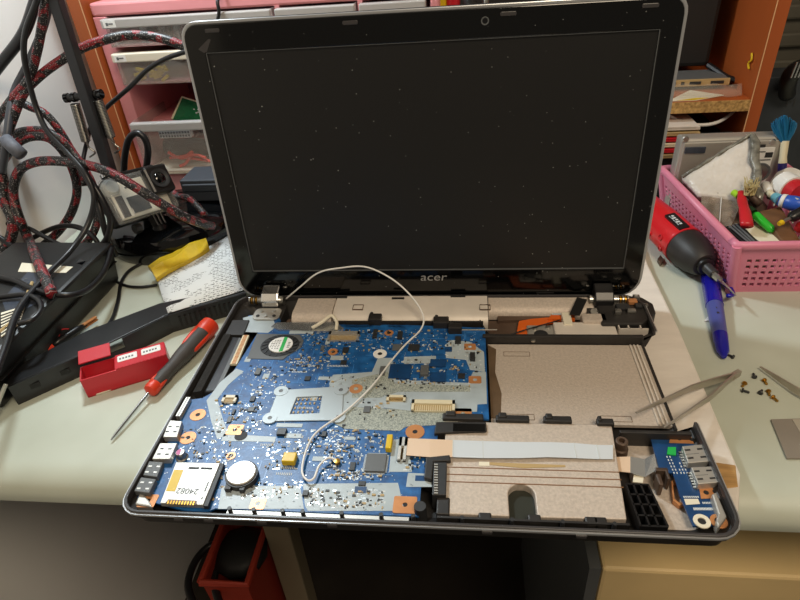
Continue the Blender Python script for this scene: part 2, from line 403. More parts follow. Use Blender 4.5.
for x0, y0, x1, y1, h, m in [(349,470,356,462,.0012,'chip'),(276,434,287,428,.0026,'chip'),(379,374,386,366,.002,'chip_grey'),(420,374,429,365,.003,'chip_grey'),(302,495,309,490,.002,'chip'),(321,436,327,431,.0016,'chip'),
        (363,412,371,406,.0012,'chip_grey'),(470,359,475,352,.003,'chip'),(254,374,262,368,.0016,'chip_grey'),(372,337,378,329,.002,'chip'),(397,338,403,331,.002,'chip'),(342,352,349,347,.0014,'chip'),(388,378,412,364,.0009,'pcb_dark'),
        (430,366,446,359,.0016,'pcb_dark'),(430,381,446,372,.0016,'pcb_dark'),(392,350,403,344,.0009,'chip_grey'),(408,350,420,344,.0012,'chip'),(231,414,236,409,.0014,'chip'),(226,422,233,416,.0012,'chip_grey'),(249,401,256,396,.0012,'chip'),
        (247,411,255,407,.0012,'chip_grey'),(340,364,347,360,.001,'chip'),(455,343,461,336,.0014,'chip'),(358,485,366,481,.001,'chip'),(320,350,325,345,.001,'chip_grey'),(458,378,465,373,.001,'chip'),(304,380,311,376,.001,'chip')]:
    mk('chip', abox(ZP, ZP+h, x0, y0, x1, y1), m, board, bevel=.0002)
# white connectors with pins
def conn(name, z, x0, y0, x1, y1, h, m, npin, pm='tan'):
    r = arect(z+h, x0, y0, x1, y1); cx, cy, sx, sy = (r[0]+r[2])/2, (r[1]+r[3])/2, r[2]-r[0], r[3]-r[1]
    b_ = MB().box((cx, cy+sy*.3, z+h/2), (sx, sy*.4, h)).box((cx-sx/2+.001, cy, z+h/2), (.002, sy, h)).box((cx+sx/2-.001, cy, z+h/2), (.002, sy, h)).box((cx, cy, z+h*.25), (sx,sy,h*.5))
    c_ = mk(name, b_, m, board); pn = MB()
    for k in range(npin): pn.box((cx-sx/2+.0025+(sx-.005)*k/(npin-1), cy-sy*.2, z+h*.55), (min(.0008, sx/npin*.5), sy*.5, h*.2))
    mk('connector_pins', pn, pm, board); return c_
conn('flat_cable_connector', ZP, 411,409,455,400,.0032,'ivory',18)
conn('flat_cable_connector', ZP, 386,400,406,395,.0022,'ivory',12,'gold')
conn('screen_connector', ZP, 327,339,360,331,.003,'tin',20)
conn('small_connector', ZP, 221,401,238,395,.003,'cream',8)
for x0, y0, x1, y1 in [(302,389,312,383),(448,398,462,394),(306,383,312,379)]: pass
cq = [Vector((*B(*p, ZP+.001),0)) for p in [(230,364),(237,364),(249,335),(243,335)]]
mk('contact_strip', MB().prism([tuple(p[:2]) for p in cq], ZP-.001, ZP+.0010), 'ivory', board)
ct = MB()
for k in range(22): m_ = (cq[0].lerp(cq[3],(k+.5)/22)+cq[1].lerp(cq[2],(k+.5)/22))/2; ct.box((m_.x, m_.y, ZP+.0011), (.0034,.0008,.0006))
mk('contact_row', ct, 'copper', board)
# yellow tantalum capacitors, round button cell, pink-topped capacitor
mk('capacitor', abox(ZP, ZP+.0048, 281,461,297,452), 'yellow', board, bevel=.0006)
mk('capacitor', abox(ZP, ZP+.0048, 385,448,393,434), 'yellow', board, bevel=.0006)
cc = B(241,472,ZP+.006)
mk('battery_holder', MB().ring(disc(cc[0],cc[1]-.0002,.0112,24), disc(cc[0],cc[1],.0098,24), ZP, ZP+.0045).box((cc[0]-.006,cc[1]-.0105,ZP+.002),(.004,.004,.004)).box((cc[0]+.004,cc[1]-.0115,ZP+.002),(.003,.003,.004)), 'dark_plastic', board)
mk('coin_battery', MB().lathe([(.0094,ZP+.002),(.0099,ZP+.0024),(.0099,ZP+.0056),(.0094,ZP+.0061),(.001,ZP+.0061)], 32, Matrix.Translation((cc[0],cc[1],0))), mat('battery_steel','#e6e6e3',.35,metal=.4), board, smooth=False)
pc = B(180,452,ZP+.006)
mk('round_capacitor', MB().lathe([(.0042,ZP),(.0044,ZP+.0004),(.0033,ZP+.001),(.0033,ZP+.0055),(.0029,ZP+.006),(.0001,ZP+.006)], 18, Matrix.Translation((*pc,0))), 'steel', board, smooth=True)
mat('pink_mark', '#c0508f', .4)
mk('capacitor_marking', MB().prism([(pc[0]+.0027*math.cos(math.radians(a)), pc[1]+.0027*math.sin(math.radians(a))) for a in range(90,300,15)], ZP+.006, ZP+.0062), 'pink_mark', board)
# card reader
zc = ZP+.0042
A, Bq, Cq, Dq = [Vector((*B(*p, zc),0)) for p in [(160,503),(203,505),(220,463),(176,462)]]
cr = MB(); cr.prism([p[:2] for p in (A,Bq,Cq,Dq)], ZP+.0006, zc)
rd = mk('card_reader', cr, 'tin', board, bevel=.0004); rd['label'] = 'shiny metal card reader with a yellow strip'
def cru(u, v): q_ = A.lerp(Bq,u).lerp(Dq.lerp(Cq,u),v); return (q_.x,q_.y)
mk('yellow_strip', MB().prism([cru(.03,.28),(cru(.24,.28)),cru(.24,.80),cru(.03,.80)], zc, zc+.0002), 'yellow', board)
for u0, u1 in ((.34,.58),(.62,.88)): mk('reader_slot', MB().prism([cru(u0,.83),cru(u1,.83),cru(u1,.88),cru(u0,.88)], zc-.0001, zc+.0001), 'black_matte', board)
mk('reader_mouth', MB().prism([cru(.12,.0),cru(.86,.0),cru(.82,.09),cru(.16,.09)], zc-.0002, zc+.0001), 'brown_paint', board)
for k in range(10): mk('reader_contact', MB().prism([cru(.17+.066*k,-.02),cru(.20+.066*k,-.02),cru(.20+.066*k,.06),cru(.17+.066*k,.06)], zc, zc+.0004), 'gold', board)
mk('reader_frame', MB().prism([cru(1,.0),cru(1.10,.0),cru(1.08,1.02),cru(1,1.02)], ZP, zc-.0008), 'dark_plastic', board)
for v in (.12,.3,.36,.42,.48): mk('reader_spring', MB().prism([cru(.9,v),cru(.93,v),cru(.93,v+.05),cru(.9,v+.05)], zc, zc+.0001), 'black_matte', board)
tp = cru(.52,.30); text('reader_number', '24082', .0062, 'chip_grey', board, Matrix.Translation((tp[0],tp[1],zc+.0001)) @ Matrix.Rotation(math.pi-.02,4,'Z'))
# ports along the left edge
for nm, q4, m, h in [('usb_port',[(163,437),(177,437),(182,421),(169,420)],'tin',.005),('network_port',[(152,459),(170,459),(177,443),(160,443)],'tin',.005),
                     ('audio_jack',[(143,475),(157,477),(163,462),(149,461)],'chip_grey',.0045),('audio_jack',[(134,491),(149,493),(156,479),(141,477)],'chip_grey',.0045)]:
    p_ = mk(nm, MB().prism([B(*p, ZP+h) for p in q4], ZP, ZP+h), m, board, bevel=.0004)
    cx = sum(B(*p, ZP+h)[0] for p in q4)/4; cy = sum(B(*p, ZP+h)[1] for p in q4)/4
    for (dx, dy) in ((-.003,.002),(.003,.002),(-.003,-.003),(.003,-.003)):
        mk('port_slot', MB().box((cx+dx,cy+dy,ZP+h), (.0025,.0012,.0003)), 'chip' if m == 'tin' else 'tin', board)
conn('side_connector', ZP, 178,416,188,397,.004,'tin',6)
# surface-mount clutter too small to pick apart
regs = [(300,360,350,330,150),(250,400,290,366,110),(215,432,262,400,120),(392,386,446,360,150),(322,480,362,440,150),(295,455,345,430,90),(446,372,482,338,90),(356,352,450,330,150),(264,470,300,440,60),(309,506,325,488,60),(326,508,385,490,130),(410,390,470,380,60),
        (405,470,432,440,60),(210,480,235,440,60),(340,420,400,400,60),(240,500,302,482,90),(180,462,215,425,60),(325,392,385,376,70),(286,372,330,358,90),(330,480,385,470,60),(198,500,225,470,50),(365,452,384,430,40),(330,440,360,425,40)]
groups = {'white_ink':MB(),'chip':MB(),'tan':MB(),'solder':MB()}
for x0, y0, x1, y1, nn in regs:
    for k in range(nn):
        px, py = random.uniform(x0,x1), random.uniform(y1,y0); c = B(px,py,ZP)
        m = random.choices(['white_ink','chip','tan','solder'], [5,3,2,5])[0]
        a, b_ = random.choice([(.0018,.0009),(.0009,.0018),(.0013,.0007),(.0007,.0013),(.0024,.0014),(.0007,.0007)])
        h = .00025 if m in ('white_ink','solder') else random.uniform(.0005,.001)
        groups[m].box((c[0],c[1],ZP+h/2), (a,b_,h))
for px, py, nn, hz in [(312,366,12,1),(273,432,0,1),(268,445,8,0),(300,372,10,1),(338,366,14,1),(306,398,10,1),(306,408,10,1),(424,366,0,0),(288,468,9,1),(285,474,9,1)]:
    c = B(px,py,ZP)
    for k in range(nn): groups['white_ink'].box((c[0]+(k-nn/2)*.0013, c[1], ZP+.0001), (.0006,.002,.0002))
for m, nme in (('white_ink','silkscreen_marks'),('chip','small_components'),('tan','small_capacitors'),('solder','solder_joints')):
    o = mk(nme, groups[m], m, board); o['kind'] = 'stuff'
vi = MB()
for k in range(900):
    x, y = random.uniform(-.18,.048), random.uniform(.008,.2)
    if y > .108 and x < -.156: continue
    if x > .0 and y < .092: continue
    vi.box((x,y,ZP+.0001), (.0006,.0006,.0002))
o = mk('via_dots', vi, 'solder', board); o['kind'] = 'stuff'
tr = MB()
for k in range(170):
    x, y = random.uniform(-.155,.04), random.uniform(.012,.198)
    if x > -.01 and y < .095: continue
    l = random.uniform(.004,.016)
    if random.random() < .6: tr.box((x,y,ZP+.00005), (l,.0005,.0001))
    else: tr.box((x,y,ZP+.00005), (.0005,l,.0001))
mat('trace', '#3f7fc2', .35)
o = mk('copper_traces', tr, 'trace', board); o['kind'] = 'stuff'
# --- heat outlet left of the fan
mk('foam_strip', MB().prism([B(*p,.019) for p in [(193,392),(201,391),(231,334),(224,334)]], .004, .019), 'foam_black', lap)
mk('heat_duct', MB().prism([B(*p,.015) for p in [(203,392),(219,391),(243,338),(231,335)]], .004, .015), mat('duct_dark','#3b3d41',.3,metal=.3), lap, bevel=.0015)
mk('duct_fold', MB().prism([B(*p,.0165) for p in [(214,391),(218,391),(242,338),(239,337)]], .0145, .0160), 'chip_grey', lap)
mk('vent_frame', MB().prism([B(*p,.0195) for p in [(224,333),(243,333),(249,318),(232,318)]], .004, .0175), 'dark_plastic', lap, bevel=.0006)
mk('silver_tape', MB().prism([B(*p,.018) for p in [(271,326),(276,322),(335,321),(344,328),(335,331),(300,330),(278,329)]], .0155, .0175), 'foil', lap)
# --- hinges
def hinge(sx, cap_mat):
    h = mk('hinge', MB().cyl((sx-.012,.2415,.020),(sx+.012,.2415,.020),.0046,n=20), 'steel', lap, smooth=True)
    mk('hinge_cap', MB().add([(sx+dx, y, z) for dx in (-.0085,.0085) for y, z in ((.2325,.0165),(.2325,.0245),(.238,.030),(.2495,.0335),(.2495,.0165))], [(0,1,2,3,4),(9,8,7,6,5)]+[(i,(i+1)%5,5+(i+1)%5,5+i) for i in range(5)]), cap_mat, h, bevel=.0012)
    s = -1 if sx < 0 else 1
    for k in range(5): mk('washer', MB().cyl((sx+s*(.0125+.0022*k),.2415,.020),(sx+s*(.0138+.0022*k),.2415,.020),.0042-.0004*(k%2),n=16), 'gold' if k%2 else 'steel', h, smooth=True)
    br = MB().prism(rrect(sx-.013,.213,sx+.013,.231,.005), .0165, .018)
    mk('hinge_bracket', br, 'tin', h, bevel=.0003)
    for dx, dy in ((-.008,.218),(0,.217),(.008,.218),(-.006,.225),(.006,.225)):
        mk('bracket_screw', MB().lathe([(.0018,.0178),(.0018,.0186),(.001,.019),(.0001,.0187)],12,Matrix.Translation((sx+dx,dy,0))), 'steel' if abs(dx) < .007 else 'chip', h)
    mk('hinge_base', MB().box((sx,.225,.0095),(.03,.028,.013)), 'dark_plastic', h)
hinge(-.1570,'chrome'); hinge(.1570,'black_plastic')
# right rear corner lobe with its brackets
lob = [(.150,.205),(.184,.205),(.1995,.222),(.2005,.236),(.193,.247),(.176,.2495),(.150,.2495)]
mk('corner_lobe', MB().prism(lob, .006, .0195), 'dark_plastic', lap, bevel=.0015)
for x, y, sx, sy, h, m in [(.187,.243,.006,.005,.004,'steel'),(.182,.236,.008,.006,.004,'copper'),(.172,.228,.012,.008,.003,'chip'),(.178,.222,.008,.005,.003,'steel'),(.186,.230,.006,.006,.003,'chip'),(.193,.231,.003,.003,.003,'steel'),(.166,.220,.006,.005,.004,'steel')]:
    mk('hinge_fixing', MB().box((x,y,.0195+h/2),(sx,sy,h)), m, lap, bevel=.0008)
lat = MB()
for y in (.200,.210): lat.box((.176,y,.013),(.024,.001,.010))
for x in (.164,.172,.182): lat.box((x,.205,.013),(.001,.011,.010))
mk('rib_grid', lat, 'beige_lit', lap)
# --- battery compartment along the back
def ridge(x0, x1, y0, y1, zt, zf, m):
    """flat back shelf rolling down into a rounded front"""
    pr_ = [(y1,.006),(y1,zt),(y0+.016,zt)]
    for i in range(1,9):
        a = math.radians(90+90*i/8); pr_.append((y0+.010+.010*math.cos(a), zf-.010+.010*math.sin(a)))
    pr_ += [(y0,.006)]; k = len(pr_)
    return mk('battery_housing', MB().add([(x, p[0], p[1]) for x in (x0,x1) for p in pr_], [tuple(range(k)),tuple(range(k,2*k))[::-1]]+[(i,(i+1)%k,k+(i+1)%k,k+i) for i in range(k)]), m, lap, smooth=True)
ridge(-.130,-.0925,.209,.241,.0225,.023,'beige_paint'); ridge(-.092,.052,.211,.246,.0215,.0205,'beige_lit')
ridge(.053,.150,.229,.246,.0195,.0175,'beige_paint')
for px, py, sx, sy in [(375,317,.012,.010),(441,320,.014,.010),(455,326,.012,.008)]:
    c = B(px,py,.022); mk('clip', MB().box((c[0],c[1],.0145),(sx,sy,.017)).box((c[0]-sx*.3,c[1]+sy*.4,.022),(.003,.004,.004)), 'dark_plastic', lap, bevel=.001)
for px, py, l in [(340,297,.014),(398,298,.012),(458,296,.014),(360,323,.026),(396,323,.012),(545,292,.016)]:
    c = B(px,py,.0222); mk('slot', MB().box((c[0],c[1],.0217),(l,.0025,.0012)), 'black_matte', lap)
for px in (358,485): c = B(px,307,.022); mk('engraved_square', MB().ring(rrect(c[0]-.005,c[1]-.004,c[0]+.005,c[1]+.004,.0003,1), rrect(c[0]-.0046,c[1]-.0036,c[0]+.0046,c[1]+.0036,.0002,1), .021, .0222), 'brown_paint', lap)
mk('rear_wall', MB().box((-.02,.2085,.012),(.135,.002,.014)), 'dark_plastic', lap)
mk('metal_rod', MB().cyl(Vector((*B(462,330,.016),.016)),Vector((*B(497,330,.016),.016)),.0009), 'steel', lap)
# power-socket corner left of the battery housing
mk('power_wire', MB().tube(spline([Vector((*B(*p,.019),.019+h)) for p,h in [((312,328),0),((322,325),.003),((332,320),.005),((337,324),.002),((336,330),0)]]),.0016), 'cream', lap, smooth='all')
mk('screw_post', MB().cyl((*B(290,321,.016),.004),(*B(290,321,.016),.016),.004,.0035), 'brown_paint', lap, smooth=True)
# --- recess behind the drive bay on the right
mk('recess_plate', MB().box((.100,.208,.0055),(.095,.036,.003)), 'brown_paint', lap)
mk('brown_shield', MB().prism([B(*p,.010) for p in [(498,321),(497,305),(552,305),(553,318)]], .004,.010), 'brown_paint', lap)  # reddish brown shield behind the drive bay
mk('bay_wall', MB().box((.114,.190,.0105),(.135,.004,.015)), 'dark_plastic', lap, bevel=.0008)
mk('orange_film', MB().prism([B(*p,.012) for p in [(505,341),(507,337),(516,337),(519,321),(530,319),(552,317),(553,323),(532,326),(531,341)]], .011,.012), 'orange_film', lap)
mk('orange_film', MB().prism([B(*p,.013) for p in [(466,340),(468,331),(483,329),(484,334),(500,335),(499,341)]], .012,.013), 'orange_film', lap)
mk('orange_film', MB().prism([B(*p,.014) for p in [(548,319),(551,315),(574,315),(575,319)]], .011,.014), 'orange_film', lap)
mk('cooler_block', abox(.006,.0135,528,337,556,325), 'tin', lap, bevel=.001)
for p in [(533,340),(552,338),(535,328),(548,327)]: c = B(*p,.0145); mk('cooler_screw', MB().lathe([(.0022,.0135),(.0022,.0148),(.001,.0152),(.0001,.0149)],12,Matrix.Translation((*c,0))), 'steel', lap, smooth=True)
mk('cooler_cap', MB().lathe([(.006,.0135),(.006,.0145),(.004,.0152),(.0001,.0152)],16,Matrix.Translation((*B(541,334,.0145),0))), 'chip', lap, smooth=True)
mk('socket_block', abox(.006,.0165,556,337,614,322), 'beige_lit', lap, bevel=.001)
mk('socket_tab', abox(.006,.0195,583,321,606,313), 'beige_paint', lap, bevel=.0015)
mk('black_tape', MB().prism([B(*p,.0215) for p in [(570,313),(577,297),(587,299),(580,314)]], .0195,.0212), 'black_matte', lap)
mk('white_latch', abox(.008,.018,564,324,570,312), 'cream', lap, bevel=.0006)
mk('grey_sticker', abox(.009,.0125,553,318,564,307), 'pale_pad', lap)
mk('recess_wire', MB().tube(spline([Vector((*B(*p,.016),z)) for p,z in [((480,322),.018),((490,333),.014),((505,334),.014),((530,328),.0155),((560,320),.016)]]),.0006,n=6), 'cable_black', lap, smooth='all')
# --- drive bay tray
mk('drive_tray', MB().prism([(.051,.094),(.1800,.094),(.1800,.187),(.051,.187)], .0075,.0100), 'beige_paint', lap)
mat('stain', '#6e5a45', .5, metal=.2, vary=.2, vscale=60)
mk('tray_stain', MB().prism([(.051,.098),(.058,.098),(.060,.125),(.056,.150),(.058,.180),(.051,.186)], .0099,.0102), 'stain', lap)
mat('stain', '#6e5a45', .5, metal=.2, vary=.2, vscale=60)
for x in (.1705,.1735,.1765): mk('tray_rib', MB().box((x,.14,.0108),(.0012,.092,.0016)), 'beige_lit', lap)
for x, y in ((.075,.174),(.072,.100),(.142,.100)): mk('engraved_square', MB().ring(rrect(x-.011,y-.003,x+.011,y+.003,.0003,1), rrect(x-.0106,y-.0026,x+.0106,y+.0026,.0002,1), .0098,.0102), 'stain', lap)
mk('bay_edge', MB().box((.1808,.141,.0098),(.0014,.104,.0040)), 'dark_plastic', lap)
# --- cover plate in front with the grooves and the thumb notch
nx = B(522,500,.0165)[0]; zt = .0165
cov = [(.019,.009),(nx-.0085,.009)]+[(nx+.0085*math.cos(math.radians(a)), .025+.0085*math.sin(math.radians(a))) for a in range(180,-1,-15)]+[(nx+.0085,.009),(.129,.010),(.1355,.088),(.017,.088)]
cvp = mk('cover_plate', MB().prism(cov, .003, zt), 'beige_paint', lap, bevel=.0008)
mat('notch_dark', '#2c2f28', .4)  # even dark tone for the floor of the thumb notch
mk('notch_floor', MB().box((nx,.021,.0095),(.0168,.024,.002)), 'notch_dark', lap)
for y in (.0455,.0395,.0335): mk('groove', MB().box((.0755,y,zt),(.113,.0007,.0004)), mat('groove_brown','#7d5a3c',.5), lap)
mk('amber_tape', MB().prism([(.042,.0490),(.070,.0465),(.098,.0485),(.098,.0500),(.042,.0505)], zt,zt+.0003), 'tan', lap)
mk('small_label', MB().box((.0445,.0490,zt+.0002),(.007,.0035,.0003)), 'cream', lap)
for x, sx, y in [(.030,.030,.091),(.066,.024,.0905),(.098,.02,.0905),(.131,.012,.089)]:
    mk('clip', MB().box((x,y,.012),(sx,.006,.014)).box((x-sx*.3,y+.002,.017),(sx*.25,.005,.006)), 'dark_plastic', lap, bevel=.001)
for x in (.044,.074,.108,.113): mk('clip', MB().box((x,.0075,.011),(.008,.006,.013)), 'dark_plastic', lap, bevel=.001)
mk('inner_front_wall', MB().box((.072,.0055,.011),(.115,.0015,.014)), 'dark_plastic', lap)
# --- drive connector at its left end
dc = mk('drive_connector', MB().prism([B(*p,.020) for p in [(432,495),(434,462),(447,462),(446,495)]], .006,.020), 'chip', lap, bevel=.0006)
for k in range(12):
    a_ = B(436,493-2.6*k,.0205); mk('connector_pin', MB().box((a_[0],a_[1],.0203),(.0025,.0008,.0008)), 'tin', dc)
mk('connector_bracket', MB().prism([B(*p,.019) for p in [(424,478),(426,457),(450,455),(451,461),(434,462),(432,480)]], .006,.0195), 'dark_plastic', lap, bevel=.0008)
mk('connector_bracket', abox(.005,.0175,436,514,450,497), 'dark_plastic', lap, bevel=.001)
mk('latch_post', MB().cyl((*B(420,507,.02),.006),(*B(420,507,.02),.021),.0045,.0038), 'chip', lap, smooth=True)
mk('slot_frame', MB().prism([B(*p,.019) for p in [(434,433),(436,421),(486,421),(487,430),(446,432)]], .006,.0185), 'dark_plastic', lap, bevel=.0008)
mk('slot_opening', abox(.0180,.0188,453,431,485,424), 'black_gloss', lap)
# --- flat ribbon cable across the cover plate
top = [(404,438),(430,439),(453,440),(483,441),(520,442),(548,442),(575,443),(598,445),(613,445)]; bot = [(404,455),(430,457),(453,457),(483,458),(520,458),(548,457),(575,458),(598,459),(613,459)]
hz = [.0185,.0195,.0192,.0188,.0190,.0190,.0186,.0182,.0180]
def ribbon(i0, i1, m, name):
    rows = [[Vector((*B(*bot[i],hz[i]),hz[i])) for i in range(i0,i1+1)], [Vector((*B(*top[i],hz[i]),hz[i])) for i in range(i0,i1+1)]]
    return mk(name, MB().sheet(rows, .0003), m, lap)
ribbon(0,2,'peach','ribbon_cable'); ribbon(2,3,'ribbon','ribbon_cable'); ribbon(3,8,'ribbon','ribbon_cable')
for i in (2,3,6,7): a_, b_ = B(*bot[i],hz[i]), B(*top[i],hz[i]); mk('ribbon_crease', MB().box(((a_[0]+b_[0])/2,(a_[1]+b_[1])/2,hz[i]+.0002),(.0006,abs(b_[1]-a_[1]),.0004)), 'white_ink', lap)
conn('ribbon_connector', ZP, 397,459,408,437,.003,'tin',6)
# --- small board with two sockets in the right corner
mk('corner_floor', MB().prism([(.140,.008),(.186,.010),(.187,.079),(.143,.079)], .003,.0055), 'beige_paint', lap)
mk('divider_wall', MB().prism([(.139,.0785),(.187,.0785),(.187,.0815),(.139,.0815)], .003,.0185), 'dark_plastic', lap, bevel=.0006)
ZU = .0125
ub_poly = quad(ZU,(650,436),(697,436),(711,470),(725,505),(731,525),(693,526),(680,496),(673,473),(660,472))
ub = mk('port_board', MB().prism(ub_poly, ZU-.0014, ZU), 'pcb_dark', lap); ub['label'] = 'small blue board with two sockets'
for q4 in ([(669,443),(671,435),(695,437),(698,444)],[(701,499),(699,488),(716,488),(721,498)]):
    mk('gold_pad', MB().prism(quad(ZU,*q4), ZU, ZU+.0004), 'copper', ub)
for p in [(679,439),(692,440),(706,493),(715,492)]: c = B(*p,ZU); mk('pad_hole', MB().prism(disc(*c,.0016), ZU+.0003, ZU+.0006), 'chip', ub)
hz_ = ZU+.0058
for q4 in ([(688,463),(682,446),(704,444),(712,461)],[(698,484),(691,467),(713,466),(721,482)]):
    P4 = quad(hz_,*q4); up_ = mk('usb_socket', MB().prism(P4, ZU, hz_), 'tin', ub, bevel=.0005)
    g = lambda u, v: tuple((Vector((*P4[0],0)).lerp(Vector((*P4[3],0)),u).lerp(Vector((*P4[1],0)).lerp(Vector((*P4[2],0)),u),v))[:2])
    for u, v in ((.72,.25),(.72,.72),(.18,.25),(.18,.72)): mk('socket_slot', MB().prism([g(u-.12,v-.03),g(u+.12,v-.03),g(u+.12,v+.06),g(u-.12,v+.06)], hz_, hz_+.0002), 'chip', ub)
    mk('socket_seam', MB().prism([g(.02,.48),g(.6,.48),g(.6,.5),g(.02,.5)], hz_, hz_+.0001), 'chip_grey', ub)
    for k in range(6): a_ = g(-.06,.1+.16*k); mk('socket_leg', MB().box((*a_,ZU+.0008),(.0016,.0012,.0016)), 'steel', ub)
mk('green_sticker', MB().prism(quad(ZU+.001,(667,454),(668,447),(676,447),(676,455)), ZU, ZU+.001), 'green', ub)
for p in [(702,521),(719,521)]: c = B(*p,ZU+.001); mk('eyelet', MB().ring(disc(*c,.0050,20), disc(*c,.0024,20), ZU, ZU+.0012), 'copper' if p[0] > 710 else 'cream', ub, bevel=.0003); mk('eyelet_hole', MB().prism(disc(*c,.0024), ZU, ZU+.0003), 'chip', ub)
mk('white_label', MB().prism(quad(ZU,(686,505),(684,499),(698,499),(700,504)), ZU, ZU+.0002), 'cream', ub)
pr = MB()
for k in range(14): c = B(694+k*1.5, 509, ZU); pr.box((c[0],c[1],ZU+.0001),(.0007,.0018,.0002))
for k in range(8): c = B(703+k*1.6, 503, ZU); pr.box((c[0],c[1],ZU+.0001),(.0006,.0014,.0002))
for px in (666,669,673,676,679):
    for k in range(6):
        if random.random() < .75: c = B(px+k*1.4+1, 457+k*3.2, ZU); pr.box((c[0],c[1],ZU+.0001),(.0007,.0014,.0002))
for k in range(8): c = B(684+k*2, 497, ZU); pr.box((c[0],c[1],ZU+.0001),(.0008,.0012,.0002))
mk('board_print', pr, 'white_ink', ub)
for p in [(656,438),(660,438),(664,438)]: c = B(*p,ZU); mk('chip', MB().box((*c,ZU+.0006),(.0025,.0022,.0012)), 'ivory', ub)
# parts beside the small board
c = B(622,441,.017)
mk('screw_post', MB().lathe([(.0055,.004),(.0052,.010),(.0042,.011),(.0042,.017),(.0036,.0175),(.0022,.0174),(.002,.014),(.0001,.014)],20,Matrix.Translation((c[0],c[1],0))), 'brown_paint', lap, smooth=True)
rows = [[Vector((*B(*p,.012),z)) for p,z in l] for l in ([((616,472),.013),((630,474),.0135),((645,477),.012),((657,471),.0135)],[((614,458),.013),((630,458),.0135),((645,459),.012),((654,455),.0135)])]
mk('flex_cable', MB().sheet([rows[0][:2],rows[1][:2]],.0004), 'peach', lap); mk('flex_cable', MB().sheet([rows[0][1:],rows[1][1:]],.0004), 'foil', lap)
mk('flex_label', MB().prism(quad(.012,(633,481),(634,474),(644,476),(643,482)), .0105,.0112), 'cream', lap)
mk('hook', MB().box((*B(661,472,.014),.0115),(.008,.003,.011)).box((*B(667,477,.014),.0115),(.002,.008,.011)).box((*B(659,482,.014),.0115),(.003,.009,.011)), 'brown_paint', lap, bevel=.0008)
sl = [B(*p,.0058) for p in [(670,484),(679,481),(685,500),(684,508),(678,509),(672,504)]]
sc_ = Vector((sum(p[0] for p in sl)/6, sum(p[1] for p in sl)/6))
mk('oval_slot', MB().ring(sl, [tuple(Vector(p).lerp(sc_,.28)) for p in sl], .0055,.0095), 'copper', lap, bevel=.0008)
gr = MB()
P4 = quad(.0155,(641,526),(626,484),(648,484),(668,526)); g = lambda u, v: tuple((Vector((*P4[0],0)).lerp(Vector((*P4[3],0)),u).lerp(Vector((*P4[1],0)).lerp(Vector((*P4[2],0)),u),v))[:2])
for v in (0,.24,.5,.74,1): a_, b_ = Vector(g(0,v)), Vector(g(1,v)); m_ = (a_+b_)/2; gr.box((m_.x,m_.y,.0095),((b_-a_).length,.0012,.012))
for u in (0,.33,.66,1):
    a_, b_ = Vector(g(u,0)), Vector(g(u,1)); m_ = (a_+b_)/2; gr.box((m_.x,m_.y,.0095),(.0012,(b_-a_).length,.012), math.atan2(-(b_-a_).x,(b_-a_).y))
mk('black_rib_grid', gr, 'black_plastic', lap); mk('rib_floor', MB().prism(P4, .003,.0048), 'black_matte', lap)
mk('corner_bracket', MB().prism([(.180,.006),(.1875,.014),(.1875,.032),(.184,.030),(.183,.016),(.180,.010)], .006,.0175), 'tin', lap, bevel=.001)
mk('corner_bracket', MB().prism([(-.185,.006),(-.172,.0045),(-.176,.009),(-.186,.017)], .006,.0175), 'tin', lap, bevel=.001)
# front rim strip and little posts
mk('front_strip', MB().box((-.062,.0035,.0145),(.118,.0035,.004)), 'tin', lap)
for x in (-.118,-.102,-.083,-.070,-.045,-.020,.0,.03,.06,.09,.12): mk('rim_post', MB().cyl((x,.0032,.012),(x,.0032,.0215),.0014,n=10), 'chip', lap)
for x in (-.15,-.13,-.095,-.05,.045,.1): mk('rim_catch', MB().box((x,FY-.0012,.0175),(.006,.0014,.002)), 'rim', lap)
# --- lid
LA = .0524; HZ = .0165; HY = .2515
ML = Matrix(((1,0,0,0),(0,math.sin(LA),-math.cos(LA),HY),(0,math.cos(LA),math.sin(LA),HZ),(0,0,0,1)))
lo = rrect(-W2, 0, W2, .252, [.020,.020,.013,.013]); li = rrect(-W2+.0028, .0022, W2-.0028, .2495, [.018,.018,.011,.011])
lid = mk('lid', MB().prism(lo, -.011, -.0035, ML), 'black_plastic', lap, bevel=.002)
mk('lid_edge', MB().ring(lo, li, -.0036, -.0008, ML), 'silver_edge', lid, bevel=.0006)
hole = rrect(-.1748, .0297, .1748, .2290, .0005)
mk('bezel', MB().ring(li, hole, -.0034, .0006, ML), 'bezel_gloss', lid, bevel=.0005)
mk('screen_edge', MB().ring(hole, rrect(-.1742,.0303,.1742,.2284,.0004), -.0034, .0000, ML), 'chip_grey', lid)
mk('screen', MB().box((0,.12935,-.0024),(.3484,.1981,.002), M=ML), 'screen_black', lid)
mat('logo', '#a9abac', .35, metal=.5)
text('logo', 'acer', .0125, 'logo', lid, ML @ Matrix.Translation((.0012,.0225,.0008)) @ Matrix.Diagonal((1.15,.92,1,1)), shear=.12)
mk('webcam', MB().lathe([(.0030,.0004),(.0030,.0009),(.0024,.0009),(.0022,.0007),(.0001,.0007)],20,ML@Matrix.Translation((.047,.2410,0))), 'chip_grey', lid, smooth=True)
mk('webcam_lens', MB().lathe([(.0022,.0005),(.0019,.0009),(.0001,.0011)],16,ML@Matrix.Translation((.047,.2410,0))), 'black_gloss', lid, smooth=True)
for x in (-.165,-.055,.064,.165): mk('rubber_bumper', MB().prism(rrect(x-.006,.2435,x+.006,.2465,.0012), .0004,.0016,ML), 'rim', lid, bevel=.0004)
mk('lid_reflection', MB().prism([(-.180,.232),(-.170,.239),(-.168,.2385),(-.1735,.2295),(-.176,.2292)], .0004,.00075,ML), 'rim', lid)  # grey patch painting a reflection on the glossy bezel
